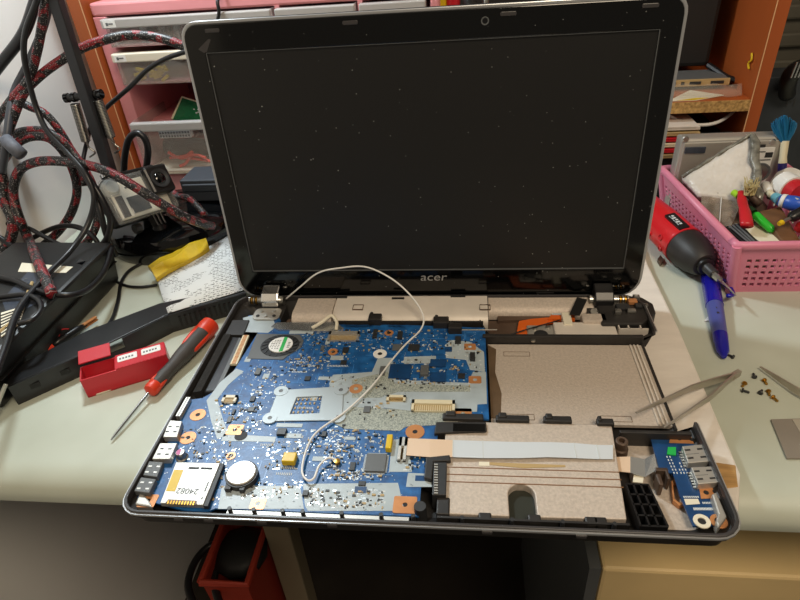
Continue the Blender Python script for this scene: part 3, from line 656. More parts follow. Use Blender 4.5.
for x in (-.09,-.02,.05,.12): mk('lid_catch', MB().box((x,.0008,.0012),(.012,.003,.002), M=ML), 'black_matte', lid)
# white aerial wire looping from the hinge over the motherboard
wp = [at(286,299,y=.243), at(300,287,y=.238), at(318,273,y=.236), at(340,268,y=.235), at(366,267,y=.232), at(392,279,y=.226), at(412,297,y=.217), at(423,315,y=.206), at(421,329,z=.021), at(405,345,z=.0185), at(392,360,z=.018), at(372,386,z=.018), at(346,411,z=.018), at(318,431,z=.0185), at(307,448,z=.019), at(302,470,z=.019), at(307,480,z=.019), at(314,478,z=.019), at(319,466,z=.0195), at(328,458,z=.0195), at(336,460,z=.018)]
wire = mk('aerial_wire', MB().tube(spline(wp,8), .0008, n=8), 'white_plastic', lap, smooth='all')
pe = wp[-1]; mk('wire_plug', MB().lathe([(.0022,ZP),(.0022,ZP+.0025),(.0001,ZP+.0028)],14,Matrix.Translation((pe.x+.001,pe.y-.001,0))), 'gold', wire, smooth=True)
# ================================================================ left of the laptop
# power adapter
ad = thing('power_adapter', 'big black power adapter box on the desk against the white wall', 'power adapter', (-.425,.215,DZ))
mat('adapter_black', '#1b1c1d', .4, vary=.2, vscale=30, bump=.1, bscale=500)
ax0, ax1, ay0, ay1, az = -.485, -.362, .118, .332, .042
mk('body', MB().hexa([(ax0,ay0,DZ),(ax1-.012,ay0,DZ),(ax1-.012,ay1,DZ),(ax0,ay1,DZ),(ax0,ay0,az),(ax1,ay0+.004,az),(ax1,ay1-.004,az),(ax0,ay1,az)]), 'adapter_black', ad, world=True, bevel=.004)
mk('seam', MB().box((ax1-.0045,(ay0+ay1)/2,.017),(.003,ay1-ay0-.012,.0012)), 'black_matte', ad, world=True)
lb = MB().prism([tuple(at(*p,z=az)[:2]) for p in [(18,272),(22,263),(73,267),(66,273)]], az-.0002, az+.0004)
mk('sticker', lb, 'cream', ad, world=True)
mat('label_blue', '#39404d', .4, vary=.2, vscale=120)
mk('rating_label', MB().prism([tuple(at(*p,z=az)[:2]) for p in [(2,300),(28,272),(54,276),(36,304),(8,318)]], az-.0002, az+.0003), 'label_blue', ad, world=True)
pr = MB()
for k in range(7):
    for j in range(5):
        p = at(14+j*4+k*1.5, 279+k*3.5, z=az)
        if random.random() < .7: pr.box((p.x,p.y,az+.0004),(random.uniform(.002,.004),.0012,.0002),.5)
mk('label_print', pr, 'chip_grey', ad, world=True)
mk('indicator', MB().prism([tuple(at(*p,z=az)[:2]) for p in [(76,263),(80,259),(86,261),(82,265)]], az-.0003, az+.0003), 'black_gloss', ad, world=True)
# bundle sticker with barcode lines near the left edge
st = thing('striped_card', 'small card with black print and a yellow edge tucked between the left cables', 'card', at(14,322,z=az))
P4 = [at(*p,z=az+.0035) for p in [(0,335),(0,311),(24,304),(18,322)]]
mk('card', MB().prism([tuple(p[:2]) for p in P4], az+.0006, az+.0016), 'cream', st, world=True)
for k in range(7):
    a_, b_ = P4[0].lerp(P4[1],.08+.13*k), P4[3].lerp(P4[2],.08+.13*k); mk('print_line', MB().tube([Vector((a_.x,a_.y,az+.0018)),Vector((b_.x,b_.y,az+.0018))],.0008,n=4), 'chip', st, world=True)
mk('yellow_edge', MB().tube([Vector((p.x,p.y,az+.002)) for p in (at(0,334,z=az),at(18,320,z=az),at(33,284,z=az))],.0016,n=6), 'tan', st, world=True)

# long black plastic strip
bz = .0095
bs = thing('plastic_strip', 'long black plastic cover strip lying left of the laptop', 'plastic strip', at(120,350,z=DZ))
Q = [at(*p,z=bz) for p in [(7,386),(108,343),(168,314),(246,292),(240,287),(160,303),(88,330),(0,374)]]
mat('strip_black', '#1f2022', .33, vary=.1, vscale=60, bump=.05, bscale=800)
mk('top_face', MB().prism([tuple(p[:2]) for p in Q], bz-.0018, bz), 'strip_black', bs, world=True, bevel=.0005)
E1 = [at(*p,z=bz) for p in [(8,387),(90,351)]]; E2 = [at(*p,z=bz) for p in [(122,338),(168,315),(246,293)]]
def wall(P, z0, z1, th=.0016):
    mb = MB()
    for a_, b_ in zip(P[:-1], P[1:]):
        t = (b_-a_); t.z = 0; t.normalize(); nn = Vector((-t.y,t.x,0))*th
        mb.hexa([(a_.x,a_.y,z0),(b_.x,b_.y,z0),(b_.x+nn.x,b_.y+nn.y,z0),(a_.x+nn.x,a_.y+nn.y,z0),(a_.x,a_.y,z1),(b_.x,b_.y,z1),(b_.x+nn.x,b_.y+nn.y,z1),(a_.x+nn.x,a_.y+nn.y,z1)])
    return mb
mk('side_wall', wall(E1, DZ, bz-.0005), 'strip_black', bs, world=True); mk('side_wall', wall([E1[1],E2[0]], DZ, -.002), 'strip_black', bs, world=True); mk('side_wall', wall(E2, DZ, bz-.0005), 'strip_black', bs, world=True)
mk('end_wall', wall([at(1,375,z=bz), at(7,386,z=bz)], DZ, bz-.0005), 'strip_black', bs, world=True)
for k in range(12):
    u = k/11; p = E2[1].lerp(E2[2], .12+.7*u); mk('vent_slot', MB().box((p.x+.0004,p.y-.0004,-.001),(.0022,.0022,.011),.6), 'black_matte', bs, world=True)
for u in (.25,.62): p = E1[0].lerp(E1[1],u); mk('port_hole', MB().box((p.x,p.y,0),(.010,.0012,.005),.62), 'black_matte', bs, world=True)

# red plastic box with its lid flipped open and two white labels
A_, B_ = at(88,398,z=DZ), at(173,372,z=DZ)
rb = thing('red_box', 'red plastic two-compartment box with two white labels and one lid open', 'plastic box', (A_+B_)/2)
MR = frame(A_, B_-A_); Lr = (B_-A_).length; dR = .021; hR = .020
mat('red_box', '#d02a38', .3, vary=.06, vscale=20, trans=.15)
o_ = rrect(0,0,Lr,dR,.001,2); i_ = rrect(.0012,.0012,Lr-.0012,dR-.0012,.0008,2)
body = mk('body', MB().ring(o_,i_,0,hR,MR).prism(rrect(0,0,Lr,dR,.001,2),0,.0012,MR).box((Lr*.40,dR/2,hR/2),(.0012,dR-.002,hR-.001),M=MR), 'red_box', rb, world=True)
mk('hinged_lid', MB().box((Lr*.70,dR/2,hR+.0007),(Lr*.59,dR+.0008,.0014),M=MR), 'red_box', rb, world=True, bevel=.0005)
mk('hinged_lid', MB().box((Lr*.19,dR+.009,hR+.0025),(Lr*.37,.018,.0014),M=MR @ Matrix.Translation((0,0,0)) @ Matrix.Rotation(.12,4,'X')), 'red_box', rb, world=True, bevel=.0005)
for u in (.55,.83): mk('white_label', MB().prism(rrect(Lr*u-Lr*.115,dR*.42,Lr*u+Lr*.115,dR*.86,.001,2),hR+.0013,hR+.0018,MR), 'white_plastic', rb, world=True)
for u in (.55,.83):
    pr = MB()
    for k in range(5): pr.box((Lr*u-.006+k*.0026,dR*.62,hR+.0019),(.0016,.0022,.0002),M=MR)
    mk('label_print', pr, 'chip_grey', rb, world=True)
for k in range(14): mk('hinge_tooth', MB().box((Lr*.44+k*Lr*.042,.0006,hR+.0014),(.0018,.0016,.001),M=MR), 'red_box', rb, world=True)

# screwdriver
hp, tp_ = at(209,327,z=0), at(150,391,z=DZ+.0075); tip = at(111,440,z=DZ+.0025)
sd = thing('screwdriver', 'orange and grey handled screwdriver with a thin steel shaft beside the red box', 'screwdriver', (hp+tip)/2-Vector((0,0,.01)))
hp.z = DZ+.0125; Xd = tp_-hp
MS = frame(hp, Xd); Lh = Xd.length
mat('grip_grey', '#45413f', .6, vary=.08, vscale=80); mat('grip_orange', '#d63a1c', .4)
def lathe_x(prof, n=20): return MB().lathe([(r,x) for x,r in prof], n, MS @ Matrix.Rotation(math.pi/2,4,'Y'))
mk('grip', lathe_x([(.010,.0086),(.02,.0086),(.034,.0080),(.046,.0074),(.056,.0062),(.064,.0058),(.072,.0064),(Lh-.008,.0058)]), 'grip_grey', sd, world=True, smooth=True)
mk('end_cap', lathe_x([(-.004,.0070),(-.003,.0092),(.003,.0097),(.009,.0092),(.0125,.0084)]), 'grip_orange', sd, world=True, smooth=True)
mk('collar', lathe_x([(Lh-.010,.0052),(Lh-.008,.0062),(Lh-.003,.0066),(Lh,.0060),(Lh+.002,.003)]), 'grip_orange', sd, world=True, smooth=True)
for a in (30,150,270):
    Ma = MS @ Matrix.Rotation(math.radians(a),4,'X')
    mk('orange_inlay', MB().tube([(.010,0,.0070),(.020,0,.0068),(.032,0,.0060),(.040,0,.0052)],[.0030,.0032,.0030,.0014],8,M=Ma), 'grip_orange', sd, world=True, smooth='all')
    mk('orange_inlay', MB().tube([(.070,0,.0044),(.080,0,.0048),(Lh-.006,0,.0046)],[.0014,.0022,.0022],8,M=Ma), 'grip_orange', sd, world=True, smooth='all')
mk('shaft', MB().tube([tp_, tip+(tp_-tip)*.12, tip],[.0014,.0014,.0006],10), 'chrome', sd, world=True, smooth=True)
# scrap of foil
c = at(107,388,z=DZ); mb = MB()
fp = [(-.008,-.004),(-.002,-.006),(.004,-.003),(.009,.001),(.006,.005),(-.001,.003),(-.006,.002)]
mb.prism([(c.x+x-.002,c.y+y-.004) for x,y in fp], DZ+.0003, DZ+.0018)
solo('torn_scrap', mb, 'cream', 'tiny torn white scrap on the desk by the screwdriver shaft', 'scrap', bevel=.0006)

# printed paper and the yellow piece lying on it
mat('paper', '#dfe3e4', .7)
m = MATS['paper']; nt = m.node_tree; b = nt.nodes['Principled BSDF']; tc = nt.nodes.new('ShaderNodeTexCoord')
mp = nt.nodes.new('ShaderNodeMapping'); mp.inputs['Rotation'].default_value = (0,0,-.36); nt.links.new(tc.outputs['Object'], mp.inputs[0])
br = nt.nodes.new('ShaderNodeTexBrick'); br.inputs['Scale'].default_value = 1; br.inputs['Brick Width'].default_value = .009; br.inputs['Row Height'].default_value = .0045; br.inputs['Mortar Size'].default_value = .0012; br.inputs['Mortar Smooth'].default_value = .1
nt.links.new(mp.outputs[0], br.inputs['Vector'])
ns = nt.nodes.new('ShaderNodeTexNoise'); ns.inputs['Scale'].default_value = 900; nt.links.new(mp.outputs[0], ns.inputs['Vector'])
ns2 = nt.nodes.new('ShaderNodeTexNoise'); ns2.inputs['Scale'].default_value = 45; nt.links.new(mp.outputs[0], ns2.inputs['Vector'])
g1 = nt.nodes.new('ShaderNodeMath'); g1.operation = 'GREATER_THAN'; g1.inputs[1].default_value = .5; nt.links.new(ns.outputs[0], g1.inputs[0])
g2 = nt.nodes.new('ShaderNodeMath'); g2.operation = 'GREATER_THAN'; g2.inputs[1].default_value = .47; nt.links.new(ns2.outputs[0], g2.inputs[0])
iv = nt.nodes.new('ShaderNodeMath'); iv.operation = 'SUBTRACT'; iv.inputs[0].default_value = 1; nt.links.new(br.outputs['Fac'], iv.inputs[1])
m1 = nt.nodes.new('ShaderNodeMath'); m1.operation = 'MULTIPLY'; nt.links.new(g1.outputs[0], m1.inputs[0]); nt.links.new(g2.outputs[0], m1.inputs[1])
m2 = nt.nodes.new('ShaderNodeMath'); m2.operation = 'MULTIPLY'; nt.links.new(m1.outputs[0], m2.inputs[0]); nt.links.new(iv.outputs[0], m2.inputs[1])
m3 = nt.nodes.new('ShaderNodeMath'); m3.operation = 'MULTIPLY'; m3.inputs[1].default_value = 1.0; nt.links.new(m2.outputs[0], m3.inputs[0])
mx = nt.nodes.new('ShaderNodeMixRGB'); mx.inputs[1].default_value = lin('#dfe3e4'); mx.inputs[2].default_value = lin('#4a4f55'); nt.links.new(m3.outputs[0], mx.inputs[0]); nt.links.new(mx.outputs[0], b.inputs['Base Color'])
pq = [at(168,313,z=.012), at(246,294,z=.014), at(240,248,z=.008), at(205,240,z=.006), at(157,277,z=.010)]
rows = [[at(168,313,z=bz+.0012).lerp(at(250,288,z=bz+.0012),j/6) for j in range(7)], [at(161,293,z=.006).lerp(at(246,262,z=.010),j/6) for j in range(7)], [at(157,278,z=.001).lerp(at(243,240,z=.004),j/6) for j in range(7)], [at(170,262,z=-.004).lerp(at(240,228,z=.0),j/6) for j in range(7)]]
solo('printed_paper', MB().sheet(rows, .0004), 'paper', 'white sheet of printed paper behind the black plastic strip', 'paper', smooth='all')
mat('yellow_film', '#d3b224', .35, vary=.12, vscale=60, trans=.1)
yb = thing('yellow_block', 'yellow plastic pouch lying on the printed paper', 'pouch', at(178,258,z=0))
Y0 = [at(*p,z=.008) for p in [(148,266),(156,278),(209,247),(204,233)]]
rows = [[Y0[0].lerp(Y0[3],j/5)+Vector((0,0,.002*math.sin(j*1.9))) for j in range(6)],[Y0[0].lerp(Y0[1],.5).lerp(Y0[3].lerp(Y0[2],.5),j/5)+Vector((0,0,.004+.0015*math.sin(j*2.3))) for j in range(6)],[Y0[1].lerp(Y0[2],j/5)+Vector((0,0,.0015*math.sin(j*1.3))) for j in range(6)]]
mk('pouch', MB().sheet(rows[::-1], .006), 'yellow_film', yb, world=True)

# crocodile-clip leads
def clip_lead(p0, p1, label, zz):
    a_, b_ = at(*p0,z=zz), at(*p1,z=zz); t = thing('test_lead', label, 'test lead', (a_+b_)/2-Vector((0,0,.003)), group='test leads by the adapter'); Mc = frame(a_, b_-a_); L = (b_-a_).length
    mk('sleeve', MB().tube([(0,0,0),(L*.2,0,.001),(L*.75,0,.001),(L,0,0)],[.0025,.0042,.0040,.002],8,M=Mc), 'black_plastic', t, world=True, smooth='all')
    mk('jaw', MB().box((L+.005,0,.0018),(.016,.004,.0012),M=Mc).box((L+.005,0,-.0012),(.016,.004,.0012),M=Mc), 'copper', t, world=True)
    mk('red_ring', MB().cyl((L*.02,0,0),(-.006,0,0),.0036,n=10,M=Mc), 'grip_orange', t, world=True, smooth=True)
    mk('spring_wire', MB().tube(spline([(L*.3,.004,.003),(L*.45,.006,.007),(L*.6,.003,.005)],5),.0007,n=6,M=Mc), 'red_plastic', t, world=True, smooth='all')
clip_lead((36,352),(68,322),'black test lead with a red ring, the lower of two by the adapter', DZ+.008)
clip_lead((52,347),(86,325),'black test lead with bare copper jaws nearest the black strip', DZ+.008)

# heavy round base with the sprung black arm
arm = thing('lamp_stand', 'black spring-arm lamp stand with a heavy round base', 'lamp stand', (-.355,.445,DZ))
mk('base', MB().lathe([(.083,DZ),(.086,DZ+.006),(.086,DZ+.022),(.082,DZ+.030),(.070,DZ+.035),(.02,DZ+.038),(.0001,DZ+.038)],48,Matrix.Translation((-.350,.448,0))), 'black_gloss', arm, world=True, smooth=True)
a0, a1 = at(113,180,y=.405), at(48,-25,y=.405)
Ma = frame(a0, a1-a0, up=(0,-1,0)); La = (a1-a0).length
mk('arm', MB().box((La/2,0,0),(La,.0115,.0115),M=Ma), mat('arm_grey','#2a2c31',.4), arm, world=True, bevel=.001)
mk('upper_arm', MB().tube([a1, Vector((-.40,.50,.60)), Vector((-.365,.487,.668))],[.006,.006,.006],8), 'arm_grey', arm, world=True)
mk('lamp_shade', MB().lathe([(.062,.628),(.064,.628),(.060,.645),(.035,.664),(.012,.670),(.012,.668),(.033,.661),(.058,.643)],28,Matrix.Translation((-.36,.485,0))), 'white_plastic', arm, world=True, smooth=True)
mk('arm_foot', MB().tube([a0+Vector((.002,0,.002)),Vector((-.365,.425,DZ+.036))],[.007,.011],12), 'black_plastic', arm, world=True, smooth=True)
p0, p1 = at(67,98,y=.412), at(100,94,y=.412)
pv = mk('pivot_pin', MB().cyl(p0,p1,.0040,n=14), 'chip', arm, world=True, smooth=True)
for c_ in (p0, p0.lerp(p1,.22), p0.lerp(p1,.8), p1): d_ = (p1-p0).normalized()*.0022; mk('pivot_ring', MB().cyl(c_-d_,c_+d_,.0052,n=14), 'black_gloss', arm, world=True, smooth=True)
for s0, s1 in (((75,104),(86,141)),((98,100),(111,137))):
    s0, s1 = at(*s0,y=.41), at(*s1,y=.41)
    sp = mk('spring', MB().cyl(s0,s1,.0050,n=14), 'chip', arm, world=True, smooth=True)
    hx = [];  d_ = s1-s0; e1 = d_.cross(Vector((0,1,0))).normalized(); e2 = d_.normalized().cross(e1)
    for k in range(26*6): an = 2*math.pi*k/6; hx.append(s0+d_*(k/(26*6))+e1*(.0052*math.cos(an))+e2*(.0052*math.sin(an)))
    mk('coil', MB().tube(hx,.0007,n=5), 'steel', sp, world=True, smooth='all')
    mk('spring_hook', MB().tube(spline([s1,s1+Vector((.001,0,-.008)),s1+Vector((.006,0,-.014)),s1+Vector((-.004,.002,-.02))],5),.0011,n=6), 'steel', sp, world=True, smooth='all')

# action camera in its housing, standing on the base
cc_ = at(137,197,y=.400)
fx = ((C_R*.84+C_U*.54)*.70+C_F*.71).normalized(); fv = C_R*-.29+C_U*.957; fv = (fv-fx*fv.dot(fx)).normalized(); fn = fv.cross(fx)
if fn.dot(C_F) > 0: fn = -fn
MG = Matrix((fx, fn, fv)).transposed().to_4x4(); MG.translation = cc_
ac = thing('action_camera', 'small white-fronted action camera in a clear case on the lamp stand base', 'camera', cc_-Vector((0,0,.03)))
mat('clear_case', '#cfd2cf', .15, alpha=.55); mat('camera_cream', '#cfcbbc', .4)
mk('case', MB().box((0,-.004,0),(.074,.036,.052),M=MG), 'black_plastic', ac, world=True, bevel=.004)
mk('front_plate', MB().box((-.004,.015,-.003),(.066,.004,.044),M=MG), 'camera_cream', ac, world=True, bevel=.002)
ln = mk('lens_block', MB().box((.022,.021,.008),(.030,.016,.034),M=MG), 'black_plastic', ac, world=True, bevel=.003)
mk('lens_ring', MB().lathe([(.0115,0),(.0115,.002),(.009,.002),(.007,.0005),(.0001,.0005)],24,MG@Matrix.Translation((.022,.029,.008))@Matrix.Rotation(-math.pi/2,4,'X')), 'chip', ln, world=True, smooth=True)
mk('lens_glass', MB().lathe([(.007,0),(.005,.0016),(.0001,.0022)],20,MG@Matrix.Translation((.022,.0295,.008))@Matrix.Rotation(-math.pi/2,4,'X')), 'black_gloss', ln, world=True, smooth=True)
mk('window', MB().box((-.010,.0172,-.011),(.024,.0015,.020),M=MG), 'black_gloss', ac, world=True, bevel=.001)
mk('grip_panel', MB().box((-.030,.0172,-.010),(.009,.0015,.026),M=MG), 'black_plastic', ac, world=True, bevel=.001)
mk('top_latch', MB().box((.004,-.004,.0285),(.060,.026,.006),M=MG), 'black_plastic', ac, world=True, bevel=.002)
mk('button', MB().lathe([(.007,0),(.007,.004),(.005,.0055),(.0001,.0055)],18,MG@Matrix.Translation((-.022,.0,.031))), 'chrome', ac, world=True, smooth=True)
mk('side_knob', MB().lathe([(.010,0),(.010,.006),(.007,.010),(.0001,.010)],20,MG@Matrix.Translation((-.033,.012,.014))@Matrix.Rotation(-math.pi/2,4,'X')), 'clear_case', ac, world=True, smooth=True)
mk('clear_cover', MB().box((-.004,.0165,-.002),(.078,.010,.054),M=MG), mat('clear_cover','#e2e4e2',.08,alpha=.13), ac, world=True, bevel=.003)
for k in (-1,0,1): mk('mount_finger', MB().box((.010+k*.005,.0,-.033),(.003,.014,.016),M=MG), 'black_plastic', ac, world=True, bevel=.001)
q0 = MG @ Vector((.010,0,-.036)); mk('mount_stem', MB().tube([q0, Vector((q0.x,q0.y,DZ+.036))],[.006,.009],12), 'black_plastic', ac, world=True, smooth=True)
mk('thumb_screw', MB().lathe([(.006,0),(.006,.008),(.0001,.008)],8,MG@Matrix.Translation((-.024,.004,-.036))@Matrix.Rotation(math.pi/2,4,'Y')), 'black_plastic', ac, world=True)
mk('print', MB().box((-.012,.0172,.010),(.012,.0006,.0018),M=MG).box((-.008,.0172,.0065),(.006,.0006,.0012),M=MG), 'chip', ac, world=True)

# ---- cables
def braid_mat():
    m = mat('braid', '#15151a', .45); nt = m.node_tree; b = nt.nodes['Principled BSDF']
    uv = nt.nodes.new('ShaderNodeUVMap'); uv.uv_map = 'cable'
    mp = nt.nodes.new('ShaderNodeMapping'); mp.inputs['Scale'].default_value = (75,2.4,1); nt.links.new(uv.outputs[0], mp.inputs[0])
    n = nt.nodes.new('ShaderNodeTexNoise'); n.inputs['Scale'].default_value = 1; n.inputs['Detail'].default_value = 1; nt.links.new(mp.outputs[0], n.inputs['Vector'])
    g = nt.nodes.new('ShaderNodeMath'); g.operation = 'GREATER_THAN'; g.inputs[1].default_value = .54; nt.links.new(n.outputs[0], g.inputs[0])
    mp2 = nt.nodes.new('ShaderNodeMapping'); mp2.inputs['Scale'].default_value = (420,9,1); mp2.inputs['Rotation'].default_value = (0,0,0); nt.links.new(uv.outputs[0], mp2.inputs[0])
    mr = nt.nodes.new('ShaderNodeMapping'); mr.inputs['Rotation'].default_value = (0,0,math.pi/4); nt.links.new(mp2.outputs[0], mr.inputs[0])
    ck = nt.nodes.new('ShaderNodeTexChecker'); ck.inputs['Scale'].default_value = 1.4; nt.links.new(mr.outputs[0], ck.inputs['Vector'])
    mx = nt.nodes.new('ShaderNodeMixRGB'); mx.inputs[1].default_value = lin('#161619'); mx.inputs[2].default_value = lin('#8c1420'); nt.links.new(g.outputs[0], mx.inputs[0])
    mx2 = nt.nodes.new('ShaderNodeMixRGB'); mx2.inputs[1].default_value = lin('#0c0c0e'); nt.links.new(mx.outputs[0], mx2.inputs[2])
    m3 = nt.nodes.new('ShaderNodeMath'); m3.operation = 'MULTIPLY_ADD'; m3.inputs[1].default_value = .6; m3.inputs[2].default_value = .4; nt.links.new(ck.outputs['Fac'], m3.inputs[0]); nt.links.new(m3.outputs[0], mx2.inputs[0])
    n2 = nt.nodes.new('ShaderNodeTexNoise'); n2.inputs['Scale'].default_value = 1; mp3 = nt.nodes.new('ShaderNodeMapping'); mp3.inputs['Scale'].default_value = (900,16,1); nt.links.new(uv.outputs[0], mp3.inputs[0]); nt.links.new(mp3.outputs[0], n2.inputs['Vector'])
    g2 = nt.nodes.new('ShaderNodeMath'); g2.operation = 'GREATER_THAN'; g2.inputs[1].default_value = .62; nt.links.new(n2.outputs[0], g2.inputs[0])
    mx3 = nt.nodes.new('ShaderNodeMixRGB'); mx3.inputs[2].default_value = lin('#a8a6a6'); nt.links.new(g2.outputs[0], mx3.inputs[0]); nt.links.new(mx2.outputs[0], mx3.inputs[1])
    nt.links.new(mx3.outputs[0], b.inputs['Base Color'])
    bp = nt.nodes.new('ShaderNodeBump'); bp.inputs['Strength'].default_value = .5; bp.inputs['Distance'].default_value = .0006; nt.links.new(ck.outputs['Fac'], bp.inputs['Height']); nt.links.new(bp.outputs[0], b.inputs['Normal'])
braid_mat()
def cable(pts, r, m, label, name='cable', k=7, n=10):
    P = spline(pts, k); o = solo(name, MB().tube(P, r, n), m, label, 'cable', smooth='all')
    if m == 'braid':
        me = o.data; uvl = me.uv_layers.new(name='cable'); L = [0]
        for a_, b_ in zip(P[:-1],P[1:]): L.append(L[-1]+(b_-a_).length)
        for poly in me.polygons:
            vs = list(poly.vertices); js = [v % n for v in vs]; wrap = (0 in js and n-1 in js)
            for li, v in zip(poly.loop_indices, vs):
                j = v % n; uvl.data[li].uv = (L[min(v//n,len(L)-1)], (j+n if (wrap and j == 0) else j)/n)
    return o
def path(pts, **k):
    """[(px,py,depth y)] -> points hanging at that depth"""
    return [at(a_,b_,y=c_) for a_,b_,c_ in pts]
cable(path([(70,-260,.41),(56,-110,.405),(47,-20,.40),(45,0,.40),(42,25,.40),(37,52,.40),(29,78,.40),(13,98,.40),(0,116,.40),(-14,140,.40)]), .0046, 'braid', 'red and black braided cable dropping from the top left corner', 'braided_cable')
cable(path([(200,58,.44),(185,47,.44),(160,38,.44),(132,35,.44),(108,39,.43),(82,48,.42),(60,61,.41),(40,76,.405),(24,93,.40),(14,116,.39),(6,140,.385),(2,165,.38),(4,190,.38),(9,212,.375)]), .0050, 'braid', 'red and black braided cable arching in front of the pink drawers', 'braided_cable')
cable(path([(212,226,.40),(203,224,.38),(185,217,.36),(162,204,.35),(140,190,.345),(115,175,.35),(95,167,.355),(75,163,.36),(55,161,.365),(36,162,.37),(21,169,.37),(14,184,.365),(14,200,.36),(20,220,.35),(29,240,.345)])+[at(38,262,z=.0500), at(46,280,z=.0495), at(52,294,z=.0495)], .0053, 'braid', 'red and black braided cable looping down across the action camera', 'braided_cable')
cable(path([(-12,178,.39),(2,162,.39),(14,146,.39),(30,137,.39),(48,138,.39),(62,150,.39),(72,168,.39),(77,188,.39),(74,206,.39),(66,222,.385),(52,238,.38),(30,254,.365),(0,262,.36)]), .0050, 'braid', 'red and black braided cable forming the upper coil by the wall', 'braided_cable')
cable(path([(-14,150,.42),(6,138,.42),(24,131,.42),(44,131,.42),(60,139,.42),(74,154,.42),(88,175,.41),(97,198,.40),(98,218,.39),(90,238,.375),(70,256,.36),(40,268,.355)]), .0048, 'braid', 'red and black braided cable behind the upper coil', 'braided_cable')
cable(path([(20,102,.43),(30,107,.43),(44,113,.43),(57,127,.43),(69,146,.43),(79,164,.43),(84,186,.42)]), .0048, 'braid', 'short red and black braided length above the coil', 'braided_cable')
cable(path([(-10,165,.37),(2,178,.37),(4,200,.36),(13,222,.35),(8,244,.34),(-8,262,.33)]), .0062, 'braid', 'red and black braided cable bending at the left edge of the coil', 'braided_cable')
tie = solo('cable_tie', MB().tube([at(5,139,y=.37),at(13,147,y=.365),at(22,155,y=.362)],[.0070,.0072,.0070],12), mat('tie_grey','#5d6069',.6,vary=.2,vscale=200), 'grey strap binding the braided cables', 'strap', smooth='all')
cable(path([(66,-250,.40),(50,-110,.395),(39,-20,.39),(37,0,.39),(26,30,.39),(24,55,.39),(30,86,.385),(38,112,.38),(48,132,.37),(67,152,.36),(85,173,.345),(94,197,.335),(88,224,.32)])+[at(71,250,z=.052), at(45,277,z=.0480), at(19,309,z=.0475), at(5,348,z=.047), at(-6,378,z=.047)], .0030, 'cable_black', 'thin black cable curving down in front of the coil to the left edge')
cable(path([(84,-250,.43),(60,-110,.425),(40,-20,.42),(33,8,.42),(22,36,.42),(0,65,.42),(-15,85,.42)]), .0058, 'cable_black', 'thick black cable at the very top left')
cable(path([(76,-260,.435),(62,-110,.43),(52,-20,.425),(48,8,.425),(41,34,.425),(27,66,.42),(15,90,.41),(10,112,.39),(6,145,.37),(2,172,.37)]), .0042, mat('cable_grey','#3d4047',.4), 'dark grey cable along the left side of the braided coil')
cable(path([(200,48,.43),(185,52,.43),(165,59,.43),(147,70,.43),(130,87,.43),(107,107,.435),(92,124,.44),(86,146,.44),(83,160,.43)]), .0026, 'cable_black', 'thin black cable running from the pink drawers to the lamp arm')
cable(path([(-10,233,.34),(2,239,.34),(15,247,.335),(38,250,.335),(65,250,.33),(95,248,.33),(107,238,.33),(110,219,.335),(101,197,.34),(86,174,.35),(78,160,.36)]), .0034, 'cable_black', 'black cable making the wide low loop above the adapter')
cable(path([(-10,224,.36),(10,224,.36),(28,228,.355),(45,237,.35),(65,246,.345),(90,246,.34)]), .0026, 'cable_black', 'thin black cable lying across the back of the adapter')
cable([at(112,247,y=.325), at(103,273,z=.030), at(85,291,z=.038), at(60,295,z=.0455), at(33,289,z=.0455), at(15,281,z=.0455), at(-10,276,z=.0455)], .0030, 'cable_black', 'black cable crossing the top of the adapter')
cable(path([(116,256,.335),(106,234,.335),(99,206,.345),(90,184,.36),(80,168,.375),(70,156,.385)]), .0034, 'cable_black', 'black cable rising beside the action camera to the coil')
cable(path([(104,262,.345),(96,240,.35),(80,228,.36),(62,226,.37),(44,232,.375),(26,242,.375)]), .0030, 'cable_black', 'black cable arching low between the coil and the adapter')
cz = DZ+.0022
cable([at(170,250,z=cz), at(156,258,z=cz), at(143,263,z=cz), at(129,271,z=cz), at(121,283,z=cz), at(118,301,z=cz), at(111,321,z=cz), at(95,336,z=cz), at(74,345,z=cz), at(62,350,z=cz)], .0020, 'cable_black', 'thin black cable snaking over the green desk')
cable([at(108,258,z=cz), at(111,276,z=cz), at(124,285,z=cz), at(140,287,z=cz), at(157,285,z=cz)], .0016, 'cable_black', 'short black cable end reaching under the printed paper')
cable([at(-6,298,z=.046), at(10,296,z=.046), at(26,295,z=.047), at(38,300,z=.047), at(41,309,z=.0465), at(33,319,z=.046), at(18,324,z=.046)], .0026, 'cable_black', 'small black cable loop on top of the adapter')
cable(path([(124,172,.47),(125,155,.47),(129,139,.47),(137,133,.47),(145,139,.47),(148,152,.47),(146,170,.47)]), .0042, 'cable_black', 'black cable loop standing up behind the action camera')
cable([at(205,215,y=.40), at(190,199,y=.42), at(178,196,y=.44), at(168,188,y=.46)], .0042, 'braid', 'braided cable end coming back beside the laptop lid', 'braided_cable')
cable(path([(-8,420,.10),(0,398,.115),(6,384,.125)]), .0018, mat('cable_white','#b9bdb4',.4), 'pale thin wire at the left end of the black strip')

